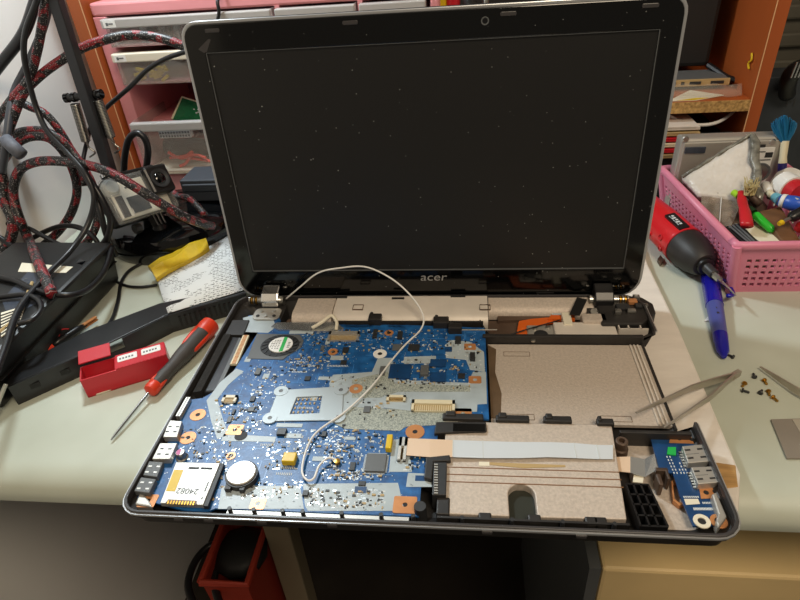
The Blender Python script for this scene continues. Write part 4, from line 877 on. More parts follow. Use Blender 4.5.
# ================================================================ shelf and drawers behind the lid
SY = .55
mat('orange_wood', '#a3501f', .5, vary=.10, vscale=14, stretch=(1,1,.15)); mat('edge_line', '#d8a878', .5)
sh = thing('orange_shelf', 'orange wooden shelf unit standing on the back of the desk', 'shelf unit', (0,.68,DZ))
xl0 = at(66,0,y=SY).x; xl1 = at(79,0,y=SY).x
xr = at(778,0,y=SY).x; xr1 = at(792,0,y=SY).x
pL = mk('side_panel', MB().box(((xl0+xl1)/2,SY+.14,.35),(xl1-xl0,.28,.72)), 'orange_wood', sh, world=True)
pR = mk('side_panel', MB().box(((xr+xr1)/2,SY+.14,.35),(xr1-xr,.28,.72)), 'orange_wood', sh, world=True)
for p_, x in ((pL,xl1),(pR,xr)): mk('edge_highlight', MB().box((x,SY-.0002,.35),(.0008,.0012,.72)), 'edge_line', p_, world=True)  # pale line painting the highlight along the edge band
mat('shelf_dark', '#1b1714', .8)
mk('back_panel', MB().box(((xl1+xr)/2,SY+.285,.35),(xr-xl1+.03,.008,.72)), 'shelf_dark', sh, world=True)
zs1 = at(720,101,y=SY).z; zs0 = at(720,112,y=SY).z
mat('chipboard', '#b98e52', .8, vary=.45, vscale=260, hex2='#d0a868', bump=.5, bscale=300)
bd = mk('shelf_board', MB().box(((xr+.03)/2,SY+.14,(zs0+zs1)/2),(xr-.03,.278,zs1-zs0)), 'orange_wood', sh, world=True)
mk('raw_edge', MB().box(((xr+.03)/2,SY+.0004,(zs0+zs1)/2),(xr-.03,.0012,zs1-zs0)), 'chipboard', bd, world=True)
# pink drawer cabinet
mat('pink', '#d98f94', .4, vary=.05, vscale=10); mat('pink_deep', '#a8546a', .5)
PY = SY+.012
pk = thing('drawer_cabinet', 'pink plastic cabinet of clear small-parts drawers', 'drawer cabinet', (-.21,PY+.1,DZ))
px0 = at(90,10,y=PY).x; px1 = at(440,2,y=PY).x; ptop = at(140,2,y=PY).z
def pb(x0,x1,z0,z1,y0=PY,y1=PY+.18): return MB().box(((x0+x1)/2,(y0+y1)/2,(z0+z1)/2),(x1-x0,y1-y0,z1-z0))
mk('side_wall', pb(px0,px0+.018,DZ,ptop-.0142), 'pink', pk, world=True, bevel=.001); mk('side_wall', pb(px1-.012,px1,DZ,ptop-.0142), 'pink', pk, world=True, bevel=.003)
mk('top', pb(px0,px1,ptop-.014,ptop+.002), 'pink', pk, world=True, bevel=.003)
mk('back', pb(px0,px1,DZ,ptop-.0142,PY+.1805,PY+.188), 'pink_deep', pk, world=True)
rowz = [(.2050,ptop-.0150),(.1575,.1985),(.0985,.1535),(.030,.0975)]
for z in (.2020,.1548,.0275): mk('divider', pb(px0+.018,px1-.012,z,z+.003,PY+.006), 'pink', pk, world=True)
mk('floor', pb(px0,px1,DZ,DZ+.036,PY+.004), 'pink', pk, world=True, bevel=.003)
colx = [px0+.018, at(277,8,y=PY).x, at(360,4,y=PY).x, px1-.012]
for x in colx[1:-1]: mk('post', pb(x-.003,x+.003,.157,ptop-.013), 'pink', pk, world=True)
mat('clear_plastic', '#c9c3bf', .12, alpha=.22, spec=.8); mat('drawer_lip', '#b7b3b1', .3, alpha=.85); mat('drawer_lip_cream', '#ddd5c4', .4)
mat('drawer_shade', '#6f6468', .5)
def drawer(x0, x1, z0, z1, lipm, tagd=True):
    y0 = PY-.010; g = .0012
    d = mk('drawer', MB().box(((x0+x1)/2,y0+.0012,(z0+z1)/2),(x1-x0,.0024,z1-z0)).box(((x0+x1)/2,y0+.075,z0+.001),(x1-x0,.15,.002)).box((x0+.001,y0+.075,(z0+z1)/2),(.002,.15,z1-z0)).box((x1-.001,y0+.075,(z0+z1)/2),(.002,.15,z1-z0)), 'clear_plastic', pk, world=True)
    mk('lip', MB().box(((x0+x1)/2,y0-.004,z1-.0055),(x1-x0,.010,.011)), lipm, d, world=True, bevel=.0015)
    if tagd:
        mk('label', MB().box((x0+.012,y0-.0095,z1-.0055),(.016,.0006,.008)), 'white_plastic', d, world=True)
        mk('label_print', MB().box((x0+.009,y0-.0099,z1-.0055),(.003,.0004,.0035)).box((x0+.014,y0-.0099,z1-.0052),(.006,.0004,.0015)), 'chip_grey', d, world=True)
    return d
for r_, (z0, z1) in enumerate(rowz[:2]):
    for c_ in range(3):
        drawer(colx[c_]+.001, colx[c_+1]-.004, z0, z1, 'drawer_lip' if r_ == 0 else 'drawer_lip_cream', c_ == 0)
mk('shelf_floor', pb(px0+.018,px1-.012,.0960,.0985,PY+.03), 'pink', pk, world=True)
# clear bin in the open bay with a white connector and red leads
bx0 = at(134,130,y=PY-.02).x; bx1 = bx0+.12; bz0, bz1 = .036, .1115
bn = thing('clear_bin', 'clear plastic bin in the lowest open bay of the pink cabinet', 'bin', ((bx0+bx1)/2,PY+.03,bz0))
mk('front', MB().box(((bx0+bx1)/2,PY-.021,(bz0+bz1)/2),(bx1-bx0,.002,bz1-bz0)), 'clear_plastic', bn, world=True)
mk('lip', MB().box(((bx0+bx1)/2,PY-.024,bz1-.006),(bx1-bx0,.010,.012)), 'drawer_lip', bn, world=True, bevel=.002)
mk('bottom', MB().box(((bx0+bx1)/2,PY+.03,bz0+.001),(bx1-bx0,.1,.002)), 'cream', bn, world=True)
for x in (bx0+.001,bx1-.001): mk('side', MB().box((x,PY+.03,(bz0+bz1)/2),(.002,.1,bz1-bz0)), 'clear_plastic', bn, world=True)
cb = at(176,133,y=PY-.008)
wc = thing('white_connector', 'white many-pin connector block behind the clear bin front', 'connector', cb-Vector((0,0,.005)))
mk('block', MB().box((cb.x,cb.y,cb.z),(.046,.010,.011)), 'white_plastic', wc, world=True, bevel=.0006)
for i in range(11):
    for j in (-1,1): mk('pin_hole', MB().box((cb.x-.0205+i*.0041,cb.y-.005,cb.z+j*.0025),(.0024,.001,.0028)), 'chip', wc, world=True)
for i, (pp, lb_) in enumerate([([(168,152),(180,158),(195,155),(206,158)],'upper red wire lying in the clear bin'),([(170,158),(185,156),(192,152),(186,163),(180,166)],'lower red wire crossing over in the clear bin'),([(190,158),(205,160),(215,162)],'short red wire by the lid edge in the clear bin')]):
    cable(path([(a_,b_,PY-.004+.002*i) for a_,b_ in pp]), .0022, mat('red_wire','#e0402a',.4), lb_, 'red_wire')
solo('dark_bundle', MB().tube(spline(path([(166,145,PY+.02),(180,147,PY+.02),(196,146,PY+.02),(212,150,PY+.02)])),.012,10), 'chip', 'dark bundle of parts at the back of the clear bin', 'bundle', smooth='all')
# green circuit board leaning in the open bay
gp = [at(172,119,y=PY+.02), at(182,97,y=PY+.05), at(218,108,y=PY+.05), at(218,124,y=PY+.02)]
gb = thing('green_board', 'green circuit board leaning in the empty drawer bay', 'circuit board', (gp[0]+gp[3])/2)
mk('board', MB().sheet([[gp[0],gp[3]],[gp[1],gp[2]]],.002), mat('green_pcb','#14633f',.4,vary=.2,vscale=200), gb, world=True)
mk('board_edge', MB().tube([gp[0],gp[1],gp[2]],.0016,n=6), 'ivory', gb, world=True)
pr = MB()
for k in range(16):
    p = gp[0].lerp(gp[3],random.uniform(.3,.9)).lerp(gp[1].lerp(gp[2],random.uniform(.3,.9)),random.uniform(.3,.9)); pr.box((p.x,p.y-.0012,p.z+.0008),(.0022,.001,.0016))
mk('solder_marks', pr, 'white_ink', gb, world=True)
# bag of yellow connectors in the second drawer
yc = at(152,72,y=PY+.006)
bg = thing('connector_bag', 'clear bag of yellow connectors in the second pink cabinet drawer', 'bag', (yc.x,yc.y,.160))
for k in range(16):
    p = at(138+random.uniform(0,30), 67+random.uniform(0,12), y=PY+.004+.01*random.random())
    mk('yellow_connector', MB().box((0,0,0),(.012,.004,.004),M=Matrix.Translation(p)@Matrix.Rotation(random.uniform(-.7,.5),4,'Y')), 'yellow', bg, world=True, bevel=.0005)
bl = MB().tube(spline([at(131,72,y=PY+.01),at(140,68,y=PY+.01),at(160,68,y=PY+.01),at(185,70,y=PY+.01)],4),[.004,.008,.011,.013,.015,.016,.016,.016,.015,.014,.013,.012,.011],12,flat=.8)
mk('bag', bl, mat('clear_film','#d8d0c0',.2,alpha=.14), bg, world=True, smooth='all')
# dark parts seen in the top drawer
for k, (px, py) in enumerate([(148,34),(165,31),(180,30)]):
    p = at(px,py,y=PY+.02); solo('grey_part', MB().box((p.x,p.y,p.z),(.012,.02,.022)).box((p.x+.003,p.y-.011,p.z-.004),(.004,.004,.014)), 'chip_grey', ['grey part at the left of the top clear drawer','grey part in the middle of the top clear drawer','grey part beside the lid corner in the top clear drawer'][k], 'part', 'grey parts in the top drawer', bevel=.002)
# dark grey box at the cabinet foot, beside the lid
p = at(213,198,y=.49); solo('grey_case', MB().box((p.x,p.y,(DZ+.0385+.056)/2),(.055,.05,.056-DZ-.0385)).box((p.x,p.y-.0255,.046),(.05,.003,.010)), mat('case_grey','#3a3f47',.5), 'dark grey box standing beside the laptop lid', 'box', bevel=.004)
# things standing on top beyond the lid
for px, m_, lb_, r in [(441,'yellow','yellow tool handle above the laptop lid',.008),(453,'red_plastic','round red tool handle above the laptop lid',.009),(486,'steel','steel tool shank above the laptop lid',.004),(470,'chip','dark tool handle above the laptop lid',.008)]:
    p = at(px,4,y=SY+.03); top_ = p.z+.01
    t = thing('hand_tool', lb_, 'tool', (p.x,p.y,zs1))
    mk('handle', MB().lathe([(r*.7,p.z-.06),(r,p.z-.05),(r*.85,p.z-.02),(r,top_-.004),(r*.6,top_),(.0001,top_)],14,Matrix.Translation((p.x,p.y,0))), m_, t, world=True, smooth=True)
    mk('shank', MB().cyl((p.x,p.y,zs1),(p.x,p.y,p.z-.058),.003,n=10), 'steel', t, world=True, smooth=True)
cable([Vector((at(222,0,y=.54).x+.01,.64,ptop+.0045)), Vector((at(220,0,y=.54).x,.575,ptop+.0045))]+path([(218,-1,.545),(219,12,.54),(217,24,.54),(214,45,.54)]), .0022, 'cable_black', 'thin black wire draped over the pink cabinet in front of the top drawers')
# ================================================================ on the chipboard shelf at the right
dv = thing('metal_drive', 'flat metal drive lying on the chipboard shelf', 'drive', (at(705,75,y=SY+.06).x,SY+.10,zs1))
pf0, pf1 = at(668,76,y=SY+.05), at(731,73,y=SY+.05)
zd = zs1+.006
mk('body', MB().box(((pf0.x+pf1.x)/2,SY+.075,zd+.0045),(pf1.x-pf0.x,.05,.007)), 'chip_grey', dv, world=True, bevel=.001)
mk('front_plate', MB().box(((pf0.x+pf1.x)/2,SY+.049,zd+.0045),(pf1.x-pf0.x,.003,.008)), 'tan', dv, world=True)
for u, w_ in ((.1,.006),(.25,.004),(.45,.014),(.8,.016)): mk('slot', MB().box((pf0.x+(pf1.x-pf0.x)*u,SY+.0472,zd+.0045),(w_,.0015,.0035)), 'chip', dv, world=True)
mk('support', MB().box(((pf0.x+pf1.x)/2,SY+.08,zs1+.003),(.06,.04,.006)), 'chip', dv, world=True)
bk = thing('black_case', 'large black case in the dark upper part of the shelf', 'case', ((pf0.x+pf1.x)/2-.02,SY+.16,zd+.0115))
mk('case_body', MB().box(((pf0.x+pf1.x)/2-.025,SY+.17,zd+.0115+.09),(pf1.x-pf0.x+.03,.14,.18)), 'black_matte', bk, world=True, bevel=.006)
mk('case_edge', MB().tube([Vector((pf1.x-.012,SY+.098,zd+.014)),Vector((pf1.x+.004,SY+.07,zd+.004)),Vector((pf1.x+.018,SY+.06,zs1+.006))],.004,8), 'black_plastic', bk, world=True)
# clear bag with a printed card on the shelf front
rows = [[at(672+j*14,97-2*(j%2),y=SY+.006+.004*(j%3)) for j in range(6)],[at(672+j*14,90+2*(j%2),y=SY+.016) for j in range(6)],[at(672+j*14,83+2*((j+1)%2),y=SY+.035) for j in range(6)]]
solo('plastic_bag', MB().sheet(rows,.0006), 'clear_film', 'crumpled clear plastic bag on the chipboard shelf', 'bag', smooth='all')
cp = [at(668,101,z=zs1+.0012), at(700,103,z=zs1+.0012), at(724,95,z=zs1+.0012), at(690,90,z=zs1+.0012)]
cd_ = thing('printed_card', 'yellow and white printed card at the front of the chipboard shelf', 'card', (cp[0]+cp[2])/2)
for p in cp: p.y = max(p.y, SY+.004)
mk('card', MB().prism([tuple(p[:2]) for p in cp], zs1+.0004, zs1+.0012), 'cream', cd_, world=True)
mk('yellow_print', MB().prism([tuple(cp[0].lerp(cp[1],.3)[:2]),tuple(cp[0].lerp(cp[1],.95)[:2]),tuple(cp[1].lerp(cp[2],.45)[:2]),tuple(cp[0].lerp(cp[2],.5)[:2])], zs1+.0011, zs1+.0014), 'yellow', cd_, world=True)
p = at(751,60,x=xr-.001); solo('yellow_mark', MB().tube(spline([p+Vector((-.001,0,.008)),p+Vector((-.0012,-.004,.001)),p+Vector((-.0012,.002,-.004)),p+Vector((-.001,-.003,-.010))],4),.0012,6), 'yellow', 'small yellow smear on the inside of the orange side panel', 'smear')
# under the shelf: white cable, dark box, leaning stack
cable(path([(670,116,SY+.02),(684,123,SY+.01),(702,125,SY+.008),(718,122,SY+.01),(732,113,SY+.03),(738,104,SY+.06)]), .0022, 'white_plastic', 'white cable sagging under the chipboard shelf')
bx = at(700,130,y=SY+.04)
solo('grey_tray', MB().box((bx.x-.01,SY+.09,.040),(.11,.12,.012)).box((bx.x-.01,SY+.031,.048),(.11,.003,.018)), 'case_grey', 'dark grey tray under the chipboard shelf', 'tray', bevel=.002)
for k, (m_, lb_) in enumerate([('tan','thin tan board at the bottom of the leaning stack'),('red_plastic','thin red board in the leaning stack by the lid'),('ivory','thin cream board in the leaning stack by the lid'),('red_plastic','second thin red board in the leaning stack'),('tan','thin tan board near the top of the leaning stack'),('beige_lit','topmost thin board of the leaning stack')]):
    p = at(682,155-k*5.5,y=.52+k*.003); solo('thin_board', MB().box((p.x-.01,p.y+.03,p.z),(.06,.07,.0035)).box((p.x-.01,p.y-.004,p.z+.001),(.05,.002,.0025)), m_, lb_, 'board', 'stack of thin boards by the lid')
blk = at(682,170,y=.52); solo('stack_block', MB().box((blk.x-.012,.553,(DZ+at(682,158,y=.52).z)/2),(.06,.06,at(682,158,y=.52).z-DZ)).box((blk.x-.012,.522,.01),(.05,.004,.03)), 'black_matte', 'black block under the leaning stack of boards', 'block', bevel=.002)
# far right beyond the orange panel
cg = thing('ribbed_box', 'grey ribbed storage box beyond the orange panel', 'box', (at(790,40,y=.66).x+.05,.72,DZ))
mat('ribbed', '#4d4a40', .7, vary=.15, vscale=20); x_ = at(772,40,y=.66).x
mk('body', MB().box((x_+.115,.74,.19),(.22,.16,.40)), 'ribbed', cg, world=True)
for k in range(9): mk('rib', MB().box((x_+.115,.657,.05+k*.034),(.22,.008,.018)), 'ribbed', cg, world=True, bevel=.003)
lb2 = at(785,95,y=.60); mat('dark_blue_box','#2b3138',.6,vary=.2,vscale=30)
db = thing('dark_carton', 'dark blue-grey printed carton behind the basket', 'carton', (lb2.x+.06,.63,DZ))
ztop = at(785,78,y=.60).z
mk('carton', MB().box((lb2.x+.055,.63,(DZ+ztop)/2),(.18,.05,ztop-DZ)), 'dark_blue_box', db, world=True, bevel=.001)
pm = at(791,103,y=.604); text('carton_letter', 'M', .016, 'chip', db, Matrix.Translation((pm.x,.6046,pm.z))@Matrix.Rotation(math.pi/2,4,'X'))
p = at(790,80,y=.57); hd = thing('black_nozzle', 'black nozzle with a chrome grille beyond the orange panel', 'tool', (p.x,p.y,p.z-.02))
mk('neck', MB().tube(spline([at(787,94,y=.597),at(788,82,y=.58),at(794,71,y=.57),at(806,66,y=.57)],4),.010,12), 'black_plastic', hd, world=True, smooth='all')
g0 = at(797,69,y=.56)
for k in range(4): mk('grille_bar', MB().cyl(g0+Vector((-.006+.004*k,-.004,-.009)),g0+Vector((-.004+.004*k,-.004,.009)),.0011,n=8), 'chrome', hd, world=True)

# ================================================================ pink basket and its contents
RZ = .045
b00, b10, b11, b01 = Vector((.2965,.302,DZ)), Vector((.402,.303,DZ)), Vector((.398,.478,DZ)), Vector((.280,.476,DZ))
t00, t10, t11, t01 = Vector((.2870,.2945,RZ)), Vector((.413,.296,RZ)), Vector((.410,.492,RZ)), Vector((.2695,.490,RZ))
bk_ = thing('pink_basket', 'pink perforated plastic basket full of odds and ends', 'basket', (.345,.39,DZ))
mat('basket_pink', '#d9849f', .4, vary=.06, vscale=14)
def perf(a0, a1, c0, c1, nu, nv, th, u_m=.08, v_lo=.10, v_hi=.74):
    """wall from a0-a1 (bottom) to c0-c1 (top) pierced by rows of square holes"""
    us = [0,u_m]; du = (1-2*u_m)/nu
    for i in range(nu): us += [u_m+du*(i+.22), u_m+du*(i+.80)]
    us += [1-u_m, 1]; vs = [0,v_lo]; dv_ = (v_hi-v_lo)/nv
    for j in range(nv): vs += [v_lo+dv_*(j+.20), v_lo+dv_*(j+.80)]
    vs += [v_hi, 1]
    nrm = (a1-a0).cross(c0-a0).normalized()*th; mb = MB(); nuu, nvv = len(us), len(vs)
    P = [a0.lerp(a1,u).lerp(c0.lerp(c1,u),v) for v in vs for u in us]
    cell = lambda i, j: (0 <= i < nuu-1 and 0 <= j < nvv-1) and not (i >= 2 and i % 2 == 0 and i < nuu-2 and j >= 2 and j % 2 == 0 and j < nvv-2)
    Fs = []; m = len(P); ix = lambda i, j: j*nuu+i
    for j in range(nvv-1):
        for i in range(nuu-1):
            if not cell(i,j): continue
            q_ = (ix(i,j),ix(i+1,j),ix(i+1,j+1),ix(i,j+1)); Fs.append(q_); Fs.append(tuple(k+m for k in q_)[::-1])
            for (di,dj,e0,e1) in ((0,-1,0,1),(1,0,1,2),(0,1,2,3),(-1,0,3,0)):
                if not cell(i+di,j+dj): Fs.append((q_[e1],q_[e0],q_[e0]+m,q_[e1]+m))
    return mb.add(P+[p-nrm for p in P], Fs)
mk('front_wall', perf(b00,b10,t00,t10,13,5,.0022), 'basket_pink', bk_, world=True)
mk('left_wall', perf(b01,b00,t01,t00,17,7,.0022,.04), 'basket_pink', bk_, world=True)
mk('back_wall', perf(b11,b01,t11,t01,9,5,.0022), 'basket_pink', bk_, world=True)
mk('right_wall', perf(b10,b11,t10,t11,14,5,.0022,.05), 'basket_pink', bk_, world=True)
mk('floor', MB().hexa([b00,b10,b11,b01]+[v+Vector((0,0,.0025)) for v in (b00,b10,b11,b01)]), 'basket_pink', bk_, world=True)
loop = []
for a_, b_, c_ in ((t01,t00,t10),(t00,t10,t11),(t10,t11,t01),(t11,t01,t00)):
    loop += [b_.lerp(a_,.05), b_.lerp(a_,.012)*.5+b_.lerp(c_,.012)*.5, b_.lerp(c_,.05)]
loop.append(loop[0]); mk('rim', MB().tube(loop,.0042,10), 'basket_pink', bk_, world=True, smooth='all')
for a_, b_ in ((b00,t00),(b10,t10),(b11,t11),(b01,t01)): mk('corner', MB().tube([a_+Vector((0,0,.001)),b_],[.005,.0045],12), 'basket_pink', bk_, world=True, smooth=True)
FZ = DZ+.003
def stick(p0, p1, r, label, cat, name, m, n=12):
    return None
# hard drive standing at the back
hA, hB = at(676,140,y=.478), at(779,146,y=.478)
hd = thing('hard_drive', 'upright hard drive with a white label at the back of the basket', 'hard drive', ((hA.x+hB.x)/2,.47,FZ))
ht = at(730,134,y=.472).z
mk('body', MB().box(((hA.x+hB.x)/2,.470,(FZ+ht)/2),(hB.x-hA.x,.020,ht-FZ)), 'tin', hd, world=True, bevel=.003)
l0, l1 = at(735,187,y=.459), at(775,147,y=.459)
mk('cover', MB().box(((hA.x+hB.x)/2,.4595,(FZ+ht)/2+.002),(hB.x-hA.x-.006,.002,ht-FZ-.012)), 'tin', hd, world=True, bevel=.001)
mk('label', MB().box(((l0.x+l1.x)/2,.458,(l0.z+l1.z)/2),(abs(l1.x-l0.x),.001,abs(l1.z-l0.z))), 'white_plastic', hd, world=True)
sp_ = at(758,166,y=.457); mk('spindle_ring', MB().ring(disc(0,0,.011,24),disc(0,0,.0085,24),0,.002,Matrix.Translation((at(762,177,y=.457).x-.004,.4575,at(762,172,y=.457).z))@Matrix.Rotation(math.pi/2,4,'X')), 'chip_grey', hd, world=True)
mk('spindle', MB().prism(disc(0,0,.0085,24),0,.0015,Matrix.Translation((at(762,177,y=.457).x-.004,.4575,at(762,172,y=.457).z))@Matrix.Rotation(math.pi/2,4,'X')), 'steel', hd, world=True)
pr = MB()
for px, py, w_, h_ in [(761,146,.010,.003),(769,155,.008,.006),(760,152,.012,.001),(764,160,.014,.001),(745,158,.006,.001)]:
    p = at(px,py,y=.457); pr.box((p.x,.4573,p.z),(w_,.0005,h_))
mk('label_print', pr, 'chip', hd, world=True)
mk('connector_side', MB().box((at(695,150,y=.458).x,.458,at(695,150,y=.458).z),(.022,.003,.007)), 'label_blue', hd, world=True)
for px, py in ((773,143),(686,140)): p = at(px,py,y=.457); mk('screw', MB().lathe([(.004,0),(.003,.0012),(.0001,.0012)],12,Matrix.Translation((p.x,.459,p.z))@Matrix.Rotation(math.pi/2,4,'X')), 'steel', hd, world=True)
# bubble-wrapped white packet leaning in front of it
bw = mat('bubble', '#cfc8bf', .3, vary=.10, vscale=30, coat=.4)
nt = bw.node_tree; tc = nt.nodes.new('ShaderNodeTexCoord'); vo = nt.nodes.new('ShaderNodeTexVoronoi'); vo.inputs['Scale'].default_value = 190; nt.links.new(tc.outputs['Object'], vo.inputs['Vector'])
bp_ = nt.nodes.new('ShaderNodeBump'); bp_.inputs['Strength'].default_value = .5; bp_.inputs['Distance'].default_value = .0015; bp_.invert = True; nt.links.new(vo.outputs['Distance'], bp_.inputs['Height']); nt.links.new(bp_.outputs[0], nt.nodes['Principled BSDF'].inputs['Normal'])
W = [at(698,194,y=.405), at(757,203,y=.38), at(752,134,y=.446), at(682,177,y=.440)]
bp2 = thing('wrapped_packet', 'white packet in clear bubble wrap leaning in the basket', 'packet', (W[0]+W[1])/2)
nI, nJ = 8, 10; random.seed(3)
rows = [[W[0].lerp(W[1],j/nJ).lerp(W[3].lerp(W[2],j/nJ),i/nI)+Vector((0,-.002,.002))*random.uniform(-1,1)*.5 for j in range(nJ+1)] for i in range(nI+1)]
mk('packet', MB().sheet(rows,.010), 'bubble', bp2, world=True, smooth='all')
mat('wrap_grey', '#77756c', .2, vary=.5, vscale=120, bump=.8, bscale=200)
ed = [W[1].lerp(W[2],i/8)+Vector((.0015*math.sin(i*2.1),-.004,.001)) for i in range(9)]
mk('wrap_fold', MB().tube(ed,[.003,.0045,.004,.005,.004,.005,.0045,.005,.003],8,flat=.6), 'wrap_grey', bp2, world=True, smooth='all')
ed = [W[3].lerp(W[2],i/8)+Vector((0,0,.001*math.sin(i*2.7))) for i in range(9)]
mk('wrap_fold', MB().tube(ed,.0022,8), 'wrap_grey', bp2, world=True, smooth='all')
# clear blister in front of the packet
q4 = [at(700,215,z=.036), at(728,234,z=.034), at(742,200,z=.05), at(702,190,z=.05)]
mat('blister','#9c8f80',.15,alpha=.5,vary=.4,vscale=50)
cl = thing('clear_blister', 'crumpled clear plastic blister in the near left of the basket', 'packaging', (q4[0]+q4[2])/2-Vector((0,0,.01)))
rows = [[q4[0].lerp(q4[1],j/5).lerp(q4[3].lerp(q4[2],j/5),i/4)+Vector((0,0,random.uniform(-.003,.003))) for j in range(6)] for i in range(5)]
mk('shell', MB().sheet(rows,.0008), 'blister', cl, world=True)
mk('crease', MB().tube([q4[3].lerp(q4[2],.5),q4[0].lerp(q4[1],.7)],.0004,n=5), 'white_plastic', cl, world=True)
solo('cardboard_insert', MB().prism([(.302,.345),(.352,.328),(.374,.42),(.300,.452)], FZ+.001, .020), mat('insert_brown','#6f5d50',.8,vary=.3,vscale=40), 'brown cardboard insert lying in the bottom of the basket', 'cardboard', bevel=.002)
# comb-like black part, white card
kb = thing('black_comb', 'black ribbed plastic part at the near corner of the basket', 'plastic part', at(742,234,z=.034))
Kp = [at(723,226,z=.038), at(745,244,z=.036), at(761,243,z=.036), at(740,222,z=.040)]
mk('body', MB().hexa([p-Vector((0,0,.010)) for p in Kp]+Kp), 'black_plastic', kb, world=True, bevel=.002)
for v in (.25,.45,.65): a_, b_ = Kp[0].lerp(Kp[3],v), Kp[1].lerp(Kp[2],v); mk('rib', MB().tube([a_.lerp(b_,.1)+Vector((0,0,.001)),a_.lerp(b_,.95)+Vector((0,0,.001))],.0010,6), 'chip_grey', kb, world=True)
solo('white_card', MB().sheet([[at(762,243,z=.035),at(786,241,z=.035)],[at(734,223,z=.037),at(764,226,z=.037)]],.0012), 'cream', 'plain white card beside the black ribbed part in the basket', 'card')
# red-handled bristle brush
rbz = .050
br_ = thing('bristle_brush', 'red-handled brush with worn yellow bristles in the basket', 'brush', at(748,218,z=.03))
hA_ = [at(747,226,z=.046), at(745,212,z=.052), at(742,200,z=.056), at(742,192,z=.060)]
mk('handle', MB().tube(spline(hA_,4),[.0062]*3+[.0058]*2+[.005]*4+[.0042]*4,10,flat=.6), 'red_plastic', br_, world=True, smooth='all')
random.seed(5)
mat('bristle', '#b7a878', .8)
for k in range(46):
    a_ = at(744+random.uniform(0,10), 190+random.uniform(-2,6), z=.060); b_ = at(749+random.uniform(-5,11), 180+random.uniform(-4,8), z=.070)
    mk('bristle', MB().tube([a_,b_],[.0008,.0004],4), 'bristle', br_, world=True)
tu = at(756,200,z=.052); mk('bristle_base', MB().tube([at(745,191,z=.060),at(752,197,z=.056),at(760,204,z=.052)],.004,8), 'brown_paint', br_, world=True, smooth='all')
# lime cap
p0, p1 = at(733,192,z=.056), at(739,196,z=.056); solo('lime_cap', MB().tube([p0,p0.lerp(p1,.15),p1],[.002,.0036,.0036],12), mat('lime','#9fd22a',.4), 'lime green cap in front of the wrapped packet', 'cap', smooth=True)
# green pen
gpn = thing('green_pen', 'bright green marker pen lying in the basket', 'pen', at(762,222,z=.035))
p0, p1 = at(754,214,z=.047), at(773,231,z=.040); mk('barrel', MB().tube([p0,p0.lerp(p1,.08),p0.lerp(p1,.9),p1],[.0026,.0046,.0040,.002],12), mat('green_gloss','#2bb52e',.25), gpn, world=True, smooth=True)
mk('cap', MB().tube([p0.lerp(p1,-.30),p0.lerp(p1,-.05)],[.0044,.0048],12), mat('green_dark','#12351a',.3), gpn, world=True, smooth=True)
# wooden strips
def slat(pp, z0, z1, m, label):
    P = [at(*p,z=z0 if i < 2 else z1) for i, p in enumerate(pp)]
    return solo('wooden_strip', MB().hexa([p-Vector((0,0,.008)) for p in P]+P), m, label, 'wood strip', bevel=.001)
mat('wood_brown','#6a4a2f',.6,vary=.2,vscale=40,stretch=(1,4,1)); mat('wood_dark','#4d3d33',.6,vary=.25,vscale=60)
slat([(786,245),(800,240),(781,206),(760,211)], .036, .048, 'wood_brown', 'brown wooden strip running to the front edge of the basket')
slat([(760,214),(768,206),(758,194),(748,200)], .042, .050, 'wood_dark', 'dark worn wooden strip behind the green pen')
slat([(768,192),(806,208),(806,200),(772,184)], .046, .050, 'wood_dark', 'dark wooden strip behind the toothbrush')
# syringe with yellow tip
sy = thing('yellow_tip_tool', 'black handled tool with a yellow tip in the basket', 'tool', at(790,220,z=.045))
p0, p1 = at(779,224,z=.052), at(806,210,z=.058); mk('tip', MB().tube([p0,p0.lerp(p1,.12)],[.0022,.0028],10), 'yellow', sy, world=True, smooth=True)
mk('shank', MB().tube([p0.lerp(p1,.1),p0.lerp(p1,.42)],[.0016,.0020],10), 'steel', sy, world=True, smooth=True)
mk('handle', MB().tube([p0.lerp(p1,.40),p0.lerp(p1,.5),p0.lerp(p1,1.3)],[.003,.0055,.006],12), 'black_plastic', sy, world=True, smooth=True)
# toothbrush
tb = thing('toothbrush', 'blue and white toothbrush lying across the basket', 'toothbrush', at(788,200,z=.045))
q = [at(765,186,z=.056), at(770,194,z=.056), at(780,200,z=.056), at(792,203,z=.056), at(812,207,z=.056)]
mk('head', MB().tube([q[0]-Vector((.002,-.002,0)),q[0],q[0].lerp(q[1],.8)],[.003,.0058,.0040],12), 'white_plastic', tb, world=True, smooth='all')
mk('neck', MB().tube([q[0].lerp(q[1],.7),q[1],q[2]],[.0036,.0034,.004],10), 'ivory', tb, world=True, smooth='all')
mk('collar', MB().tube([q[1].lerp(q[2],.45),q[2]],[.0048,.0058],12), mat('aqua','#6fb4c8',.3,alpha=.9), tb, world=True, smooth=True)
mk('handle', MB().tube([q[2],q[3],q[4]],[.0062,.0078,.0080],12), mat('tooth_blue','#2a56b8',.35), tb, world=True, smooth='all')
mk('white_band', MB().tube([q[2].lerp(q[3],.1),q[2].lerp(q[3],.45)],[.0068,.0074],12), 'white_plastic', tb, world=True, smooth='all')
for k in range(4): p = q[3].lerp(q[4],.05+.22*k)+Vector((0,-.004,.0068)); mk('print', MB().box(p,(.0016,.0036,.0008),.3*(-1)**k), 'white_ink', tb, world=True)
